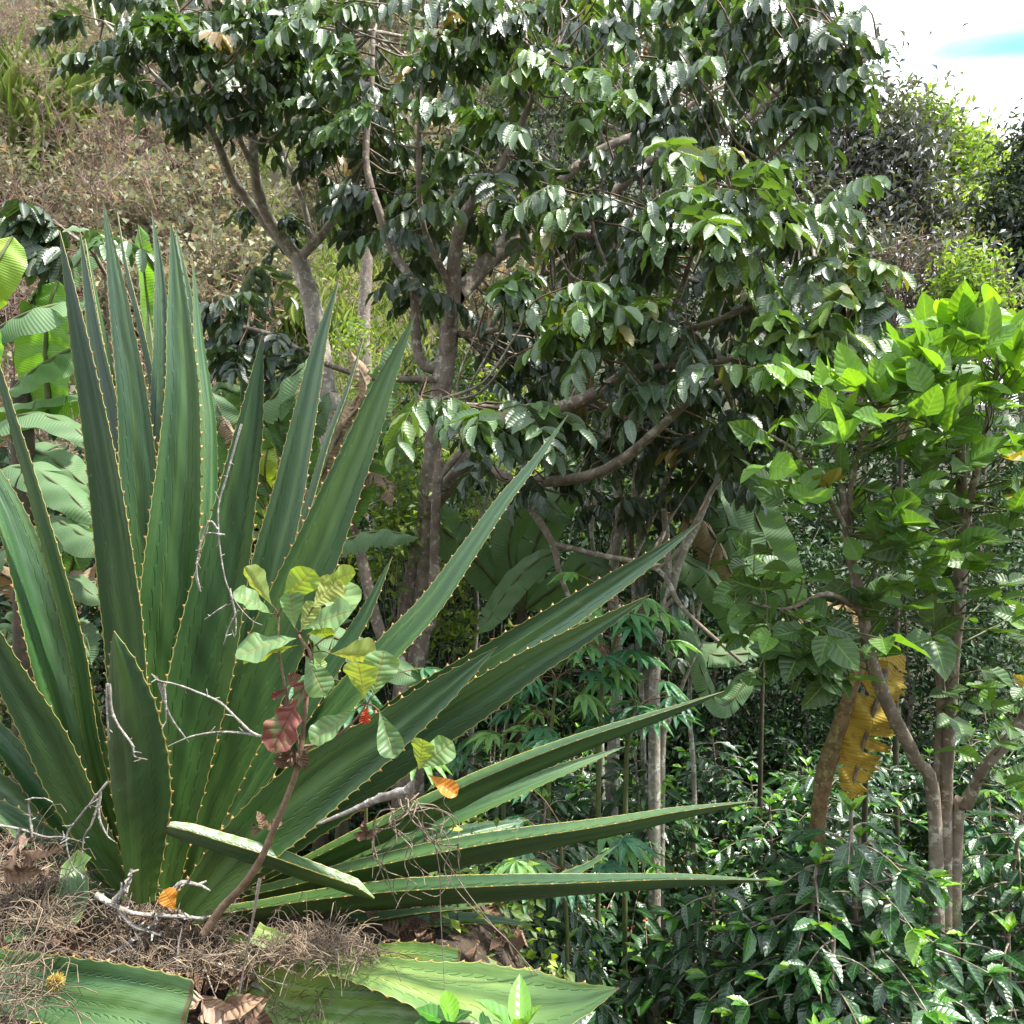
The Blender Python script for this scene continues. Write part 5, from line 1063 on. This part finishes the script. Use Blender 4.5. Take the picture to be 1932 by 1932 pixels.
ud = [(880,7.0,1,'dark small leaved bush in the deep shade right of the curved trunk'),(1010,7.3,1.05,'dark understory bush behind the long drooping banana blade'),(740,7.2,1.0,'shaded bush behind the slanting middle agave leaf'),(1120,7.6,1.1,'dark bush behind the pale blotched trunk'),
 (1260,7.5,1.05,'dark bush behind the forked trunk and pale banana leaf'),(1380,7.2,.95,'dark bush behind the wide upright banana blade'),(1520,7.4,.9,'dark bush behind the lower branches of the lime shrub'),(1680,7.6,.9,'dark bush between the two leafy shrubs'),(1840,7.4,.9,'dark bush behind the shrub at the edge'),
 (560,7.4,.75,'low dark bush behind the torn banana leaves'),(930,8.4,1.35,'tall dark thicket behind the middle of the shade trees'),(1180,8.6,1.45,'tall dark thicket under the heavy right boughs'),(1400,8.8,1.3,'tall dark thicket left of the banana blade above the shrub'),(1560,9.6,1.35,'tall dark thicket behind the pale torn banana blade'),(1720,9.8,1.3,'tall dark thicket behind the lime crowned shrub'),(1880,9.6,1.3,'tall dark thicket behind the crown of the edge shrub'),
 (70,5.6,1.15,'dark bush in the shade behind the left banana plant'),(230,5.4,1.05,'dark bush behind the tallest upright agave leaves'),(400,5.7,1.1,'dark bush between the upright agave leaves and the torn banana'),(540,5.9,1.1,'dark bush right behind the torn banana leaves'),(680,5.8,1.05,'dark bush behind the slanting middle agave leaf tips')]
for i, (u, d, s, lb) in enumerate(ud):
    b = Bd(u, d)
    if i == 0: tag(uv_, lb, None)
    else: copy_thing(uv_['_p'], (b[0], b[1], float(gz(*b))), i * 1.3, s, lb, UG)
for u, v, d, lb in ((735,900,4.9,'yellow green young shrub beside the curved grey trunk'),(870,990,5.6,'small mid green bush below the trunk fork'),(950,760,6.6,'light flowering bush behind the trunk fork'),(1250,850,6.4,'light green bush among the thin trunks'),(640,640,7.6,'bright bush by the grassy clearing')):
    tree_at('young_bush', lb, 'bush', u, d, [(u, v, 60, 55, 0), (u + 20, v + 90, 65, 60, .1), (u - 10, v + 180, 60, 60, 0)], trunk_r=.02, height=1.0, n=700, lf=.075, mat='small_light', seed=int(u), clump=.09, tone=(0, .9))
# right middle distance
tree_at('small_leaved_tree', 'broad dark tree of tiny glossy leaves behind the shade trees under the sky', 'tree', 1600, 12, [(1580,170,70,50,0),(1650,230,80,55,0),(1500,330,110,90,.5),(1620,300,130,110,0),(1700,280,70,90,-.5),(1590,400,140,70,-.3),(1440,200,90,110,1),(1730,380,90,70,-.5),(1590,120,35,30,0),(1500,80,60,60,.6),(1700,430,110,60,-.6)],
        trunk_r=.16, height=6, n=12000, lf=.15, mat='greyish', seed=51, clump=.24, tone=(0, .85), twigs=4, asp=.38)
tree_at('twiggy_shrub', 'tall half bare shrub with a haze of brown twigs below the dark small leaved tree', 'shrub', 1680, 9.6, [(1650,480,120,60,0),(1760,500,110,70,0),(1600,560,110,60,.3),(1740,590,120,60,0),(1850,540,90,70,0),(1560,490,70,60,0)],
        trunk_r=.07, height=2.8, n=3600, lf=.09, mat='greyish', seed=52, clump=.2, tone=(.1, 1), twigs=44)
tree_at('sunlit_tree', 'yellow green tree top catching sun behind the dark small leaved tree', 'tree', 1745, 17, [(1740,250,45,40,0),(1780,300,45,45,0),(1715,225,25,20,0),(1760,350,65,55,0)], trunk_r=.16, height=6, n=7500, lf=.18, mat='small_light', seed=53, clump=.28, tone=(.1, .9))
tree_at('distant_tree', 'rounded grey green tree on the ridge below the blue gap in the clouds', 'tree', 1820, 24, [(1815,290,40,36,0),(1850,315,36,36,0),(1800,330,60,60,0),(1860,350,50,50,0)], trunk_r=.2, height=7, n=6500, lf=.2, mat='small_light', seed=54, clump=.35, tone=(.4, 1))
tree_at('distant_tree', 'pale green tree on the ridge just left of the edge trees', 'tree', 1880, 28, [(1880,345,40,36,0),(1900,380,60,60,0),(1850,400,60,50,0)], trunk_r=.2, height=7, n=5200, lf=.24, mat='small_light', seed=55, clump=.4, tone=(0, .6))
tree_at('dark_tree', 'dark layered tree with arching boughs at the edge of view below the clouds', 'tree', 1960, 11, [(1945,260,26,26,0),(1945,330,45,40,0),(1910,400,60,40,0),(1930,470,70,50,0),(1900,540,60,50,0),(1970,260,30,40,0),(1950,600,80,60,0)], trunk_r=.12, height=6, n=8000, lf=.12, mat='small', seed=56, clump=.2, tone=(0, .8))
tree_at('bright_shrub', 'lime green shrub glowing in front of the far trees', 'shrub', 1790, 13, [(1790,400,60,35,0),(1840,430,50,35,0),(1770,440,60,30,0)], trunk_r=.05, height=2, n=1700, lf=.17, mat='small_light', seed=57, clump=.2, tone=(.6, 1))
tree_at('bright_shrub', 'small bright green shrub below the twiggy half bare one', 'shrub', 1830, 8.6, [(1830,510,60,35,0),(1860,560,50,35,0),(1800,540,40,25,0)], trunk_r=.03, height=1.5, n=1000, lf=.10, mat='small_light', seed=58, clump=.13, tone=(.3, .8))
tree_at('scrubby_shrub', 'brown and olive scrub under the ridge trees', 'shrub', 1850, 12, [(1850,470,90,60,0),(1780,520,90,50,0),(1900,620,100,60,-1)], trunk_r=.05, height=2.4, n=3000, lf=.09, mat='dryleaf', seed=59, clump=.2, tone=(0, 1), twigs=20)
tree_at('flowering_tree', 'distant tree with scattered orange blossom seen through the upper foliage', 'tree', 1250, 20, [(1250,40,90,50,0),(1160,70,70,50,0),(1340,60,80,60,0),(1250,150,120,80,0)], trunk_r=.18, height=7, n=6000, lf=.2, mat='dryleaf', seed=60, clump=.35, tone=(0, .6), flowers=14)
tree_at('ridge_tree', 'mid green tree showing through gaps of the central canopy', 'tree', 1050, 18, [(1000,130,110,90,0),(1120,200,110,80,0),(950,280,110,80,0),(1080,330,120,80,0),(1200,320,100,80,0)], trunk_r=.18, height=6, n=9000, lf=.16, mat='small', seed=61, clump=.32, tone=(.2, 1))
tree_at('ridge_tree', 'dark tree behind the bright hanging leaf sprays', 'tree', 1400, 15, [(1350,330,110,80,0),(1450,420,110,80,0),(1300,450,110,80,0),(1400,540,120,80,0),(1250,560,100,80,0),(1500,560,100,70,0)], trunk_r=.15, height=6, n=9000, lf=.13, mat='small', seed=62, clump=.28, tone=(0, .7))

# ---------------------------------------------------------------- dry thicket on the left slope
def dry_shrub(seed, h, leafn):
    g = np.random.default_rng(seed); T = thing('dry_shrub', 'x', 'shrub', (0, 0, 0)); mb = MB(); tips = []
    for k in range(13):
        a = g.random() * 6.28; sp_ = g.uniform(.15, .8); L = h * g.uniform(.6, 1.05)
        e = np.array((math.cos(a) * sp_ * L * .7, math.sin(a) * sp_ * L * .7, L)); m_ = e * .5 + g.normal(0, .08, 3) * h + (0, 0, .06 * h)
        q, _ = mb.tube([(0, 0, -.1), m_, e], [.018, .010, .004], 4, 4, rnd=g.random())
        for j in range(9):
            s = q[int(g.integers(3, len(q)))]; e2 = s + np.array((g.normal(0, .22), g.normal(0, .22), g.uniform(.0, .38))) * h * .7
            q2, _ = mb.tube([s, (s + e2) / 2 + g.normal(0, .03, 3) * h, e2], [.006, .003], 3, 3, rnd=g.random())
            for l in range(6):
                s3 = q2[int(g.integers(1, len(q2)))]; e3 = s3 + np.array((g.normal(0, .1), g.normal(0, .1), g.uniform(-.02, .16))) * h * .7
                mb.tube([s3, e3], [.0038, .002], 3, 1, rnd=g.random()); tips += [e3, (e3 + s3) / 2]
    mb.build('branches', M['drytwig'], T); tips = np.array(tips); i = g.integers(0, len(tips), leafn); q = tips[i] + g.normal(0, .03, (leafn, 3))
    fo = MB(); Lf = g.uniform(.05, .14, leafn); fo.inst(TQ, frames(rdir(leafn, g) + (0, 0, -.3), rdir(leafn, g) * .5 + (0, -.2, 1), Lf, Lf * .75), q, g.random(leafn)); fo.build('foliage', M['dryleaf'], T)
    return T['_p']
DV = [dry_shrub(201, 1.7, 200), dry_shrub(202, 1.4, 700), dry_shrub(203, 2.0, 150), dry_shrub(204, 1.5, 1200)]
g = np.random.default_rng(77); used = [0] * 4; GRP = 'dry shrubs of the hillside thicket'
KD = ['mostly bare reddish brown dry shrub in the hillside thicket', 'dry shrub with scattered pale leaves in the hillside thicket', 'tall bare twiggy shrub in the hillside thicket', 'leafier olive green shrub in the hillside thicket']
spots = []
for y in np.concatenate((np.arange(8.6, 16, .85), np.arange(16.5, 30, 1.5), np.arange(31, 52, 3.2))):
    x = -.70 * y
    while x < (.02 if y > 14 else -.1) * y:
        spots.append((x + g.normal(0, .3), y + g.normal(0, .3))); x += .85 + .05 * y
for x, y in spots:
    r_ = x / y
    if -.30 < r_ < -.06 and 10.5 < y < 17.5: continue       # the grassy clearing
    if g.random() < .1: continue
    k = int(g.choice(4, p=[.22, .30, .14, .34])); s = g.uniform(.85, 1.35) * (1 + .014 * y); loc = (x, y, float(gz(x, y)))
    if not used[k]: used[k] = 1; o = DV[k]; o.location = loc; o.scale = (s, s, s); o['label'] = KD[k]; o['group'] = GRP
    else: copy_thing(DV[k], loc, g.random() * 6.28, s, KD[k], GRP)
# grass
def grass(name, label, n, f, h, seed, tone):
    g = np.random.default_rng(seed); q = np.array([f(g) for _ in range(n)]); q[:, 2] = gz(q[:, 0], q[:, 1]) - .01
    L = g.uniform(.5, 1, n) * h; mb = MB(); mb.inst(leaf_tpl(4, 1, 'lance', .5, .3, 0), frames(unit(g.normal(0, .35, (n, 3)) + (0, 0, 1.1)), rdir(n, g) * (1, 1, .1), L, L * .045), q, np.clip(g.uniform(*tone, n), 0, 1))
    tag(mb.build(name, M['grass']), label, 'grass', None, 'stuff')
grass('grass', 'bright green and straw coloured grass in the hillside clearing', 9000, lambda g: (lambda y: (g.uniform(-.34, -.02) * y, y, 0))(g.uniform(9, 19)), .32, 1, (.2, 1))
grass('hillside_grass', 'dry grass between the shrubs on the slope', 14000, lambda g: (lambda y: (g.uniform(-.75, .1) * y, y, 0))(g.uniform(8, 40)), .5, 2, (0, 1))
gm = MB(); g = np.random.default_rng(4)
def cane(label, u, v, d, n, h, seed):
    g = np.random.default_rng(seed); p = P(u, v, d); z0 = float(gz(p[0], p[1])); T = thing('tall_grass_clump', label, 'grass clump', (p[0], p[1], z0), 'tall grass clumps on the slope'); mb = MB()
    q = np.stack((p[0] + g.normal(0, .35, n), p[1] + g.normal(0, .3, n), z0 + g.uniform(0, h * .35, n)), 1); L = g.uniform(.6, 1, n) * h
    mb.inst(leaf_tpl(7, 1, 'lance', .45, .3, 0), frames(unit(g.normal(0, .28, (n, 3)) + (0, 0, 1.2)), rdir(n, g) * (1, 1, .1), L, .028), q, g.uniform(.45, .9, n)); mb.build('blades', M['grass'], T)
cane('lush yellow green clump of tall grass high on the slope at the corner', 25, 90, 20, 520, 3.0, 1)
cane('narrow tall grass clump high on the slope beside the corner clump', 108, 60, 21, 150, 3.0, 2)
cane('tall green grass clump at the foot of the straight grey trunk', 655, 650, 8.8, 130, .6, 3)
cane('green grass clump under the slim pale trunk fork', 590, 420, 15, 120, .8, 4)
# low weeds on the valley floor and on the bank
def weeds(name, label, n, f, seed, mat, lf, hh):
    g = np.random.default_rng(seed); q = np.array([f(g) for _ in range(n)]); q[:, 2] = gz(q[:, 0], q[:, 1]) + g.random(n) ** 1.5 * hh
    mb = MB(); L = lf * g.uniform(.6, 1.3, n); mb.inst(TQ, frames(unit(rdir(n, g) * (1, 1, .5)), unit(g.normal(0, .4, (n, 3)) + (0, 0, 1)), L, L * .55), q, g.random(n) ** 1.5); tag(mb.build(name, M[mat]), label, 'weeds', None, 'stuff')
weeds('ground_cover', 'low green weeds between the coffee bushes', 15000, lambda g: (lambda y: (g.uniform(-.1, .72) * y, y, 0))(g.uniform(2.3, 8)), 1, 'small_light', .045, .38)
weeds('ground_cover', 'dark weeds under the grove trees', 12000, lambda g: (lambda y: (g.uniform(-.72, .7) * y, y, 0))(g.uniform(3.2, 9)), 2, 'small', .06, .6)
weeds('leaf_litter', 'dead leaves scattered on the ground of the grove', 9000, lambda g: (lambda y: (g.uniform(-.75, .75) * y, y, 0))(g.uniform(1.6, 9)), 3, 'crisp', .08, .03)

# ---------------------------------------------------------------- labels of the coffee bushes from what stands near them
LM = [('the yellow hanging banana leaf', P(1640,1400,3.5)), ('the foot of the shrub stems', P(1780,1560,3.4)), ('the brown withered banana stalk', P(1545,1530,3.5)), ('the lowest long agave tip', P(1453,1660,1.95)), ('the second lowest agave tip', P(1424,1511,2.1)),
 ('the pale blotched trunk', P(1160,1480,5.2)), ('the folded yellowing agave leaf tip', P(1166,1866,1.95)), ('the vine tendril ends', P(1100,1930,1.85)), ('the pale cassava plant', P(1880,1620,3.9)), ('the lower frame corner', P(1932,1932,2.5)), ('the twin stemmed trunk', P(1235,1500,4.9)),
 ('the small cassava between agave leaves', P(1060,1640,3.0)), ('the red leaf of the sapling', P(545,1350,1.7)), ('the edge shrub', P(1900,1300,3.3)), ('the sapling', P(600,1200,1.7)), ('the pale yellow agave leaf', P(1000,1860,2.2)), ('the torn banana leaves', P(500,900,3.8)), ('the crooked forked trunk', P(1235,1330,4.5))]
def uvof(p): return (966 + p[0] / p[1] * FP, 966 - (p[2] - CZ) / p[1] * FP)
seen = set()
for o, kind, c, grp in sorted(ITEMS, key=lambda t: t[2][1]):
    u, v = uvof(c); L_ = sorted(((math.hypot(u - uvof(p)[0], v - uvof(p)[1]), nm, uvof(p), p) for nm, p in LM), key=lambda t: t[0]); lab = None
    for d_, nm, (lu, lv), p in L_:
        dx, dy = u - lu, v - lv
        w = ('just below' if dy > 0 else 'just above') if abs(dy) > abs(dx) * 1.4 else ('right of' if dx > 0 else 'left of') if abs(dx) > abs(dy) * 1.4 else ('below and right of' if dx > 0 and dy > 0 else 'below and left of' if dy > 0 else 'above and right of' if dx > 0 else 'above and left of')
        if c[1] > p[1] + 1.2: w = 'behind and ' + w.replace('just ', '')
        if d_ > 130: w = 'some way ' + w.replace('just ', '')
        t = f'{kind} {w} {nm}'
        if t not in seen and len(t.split()) <= 16: lab = t; break
    seen.add(lab); o['label'] = lab or kind; o['group'] = grp
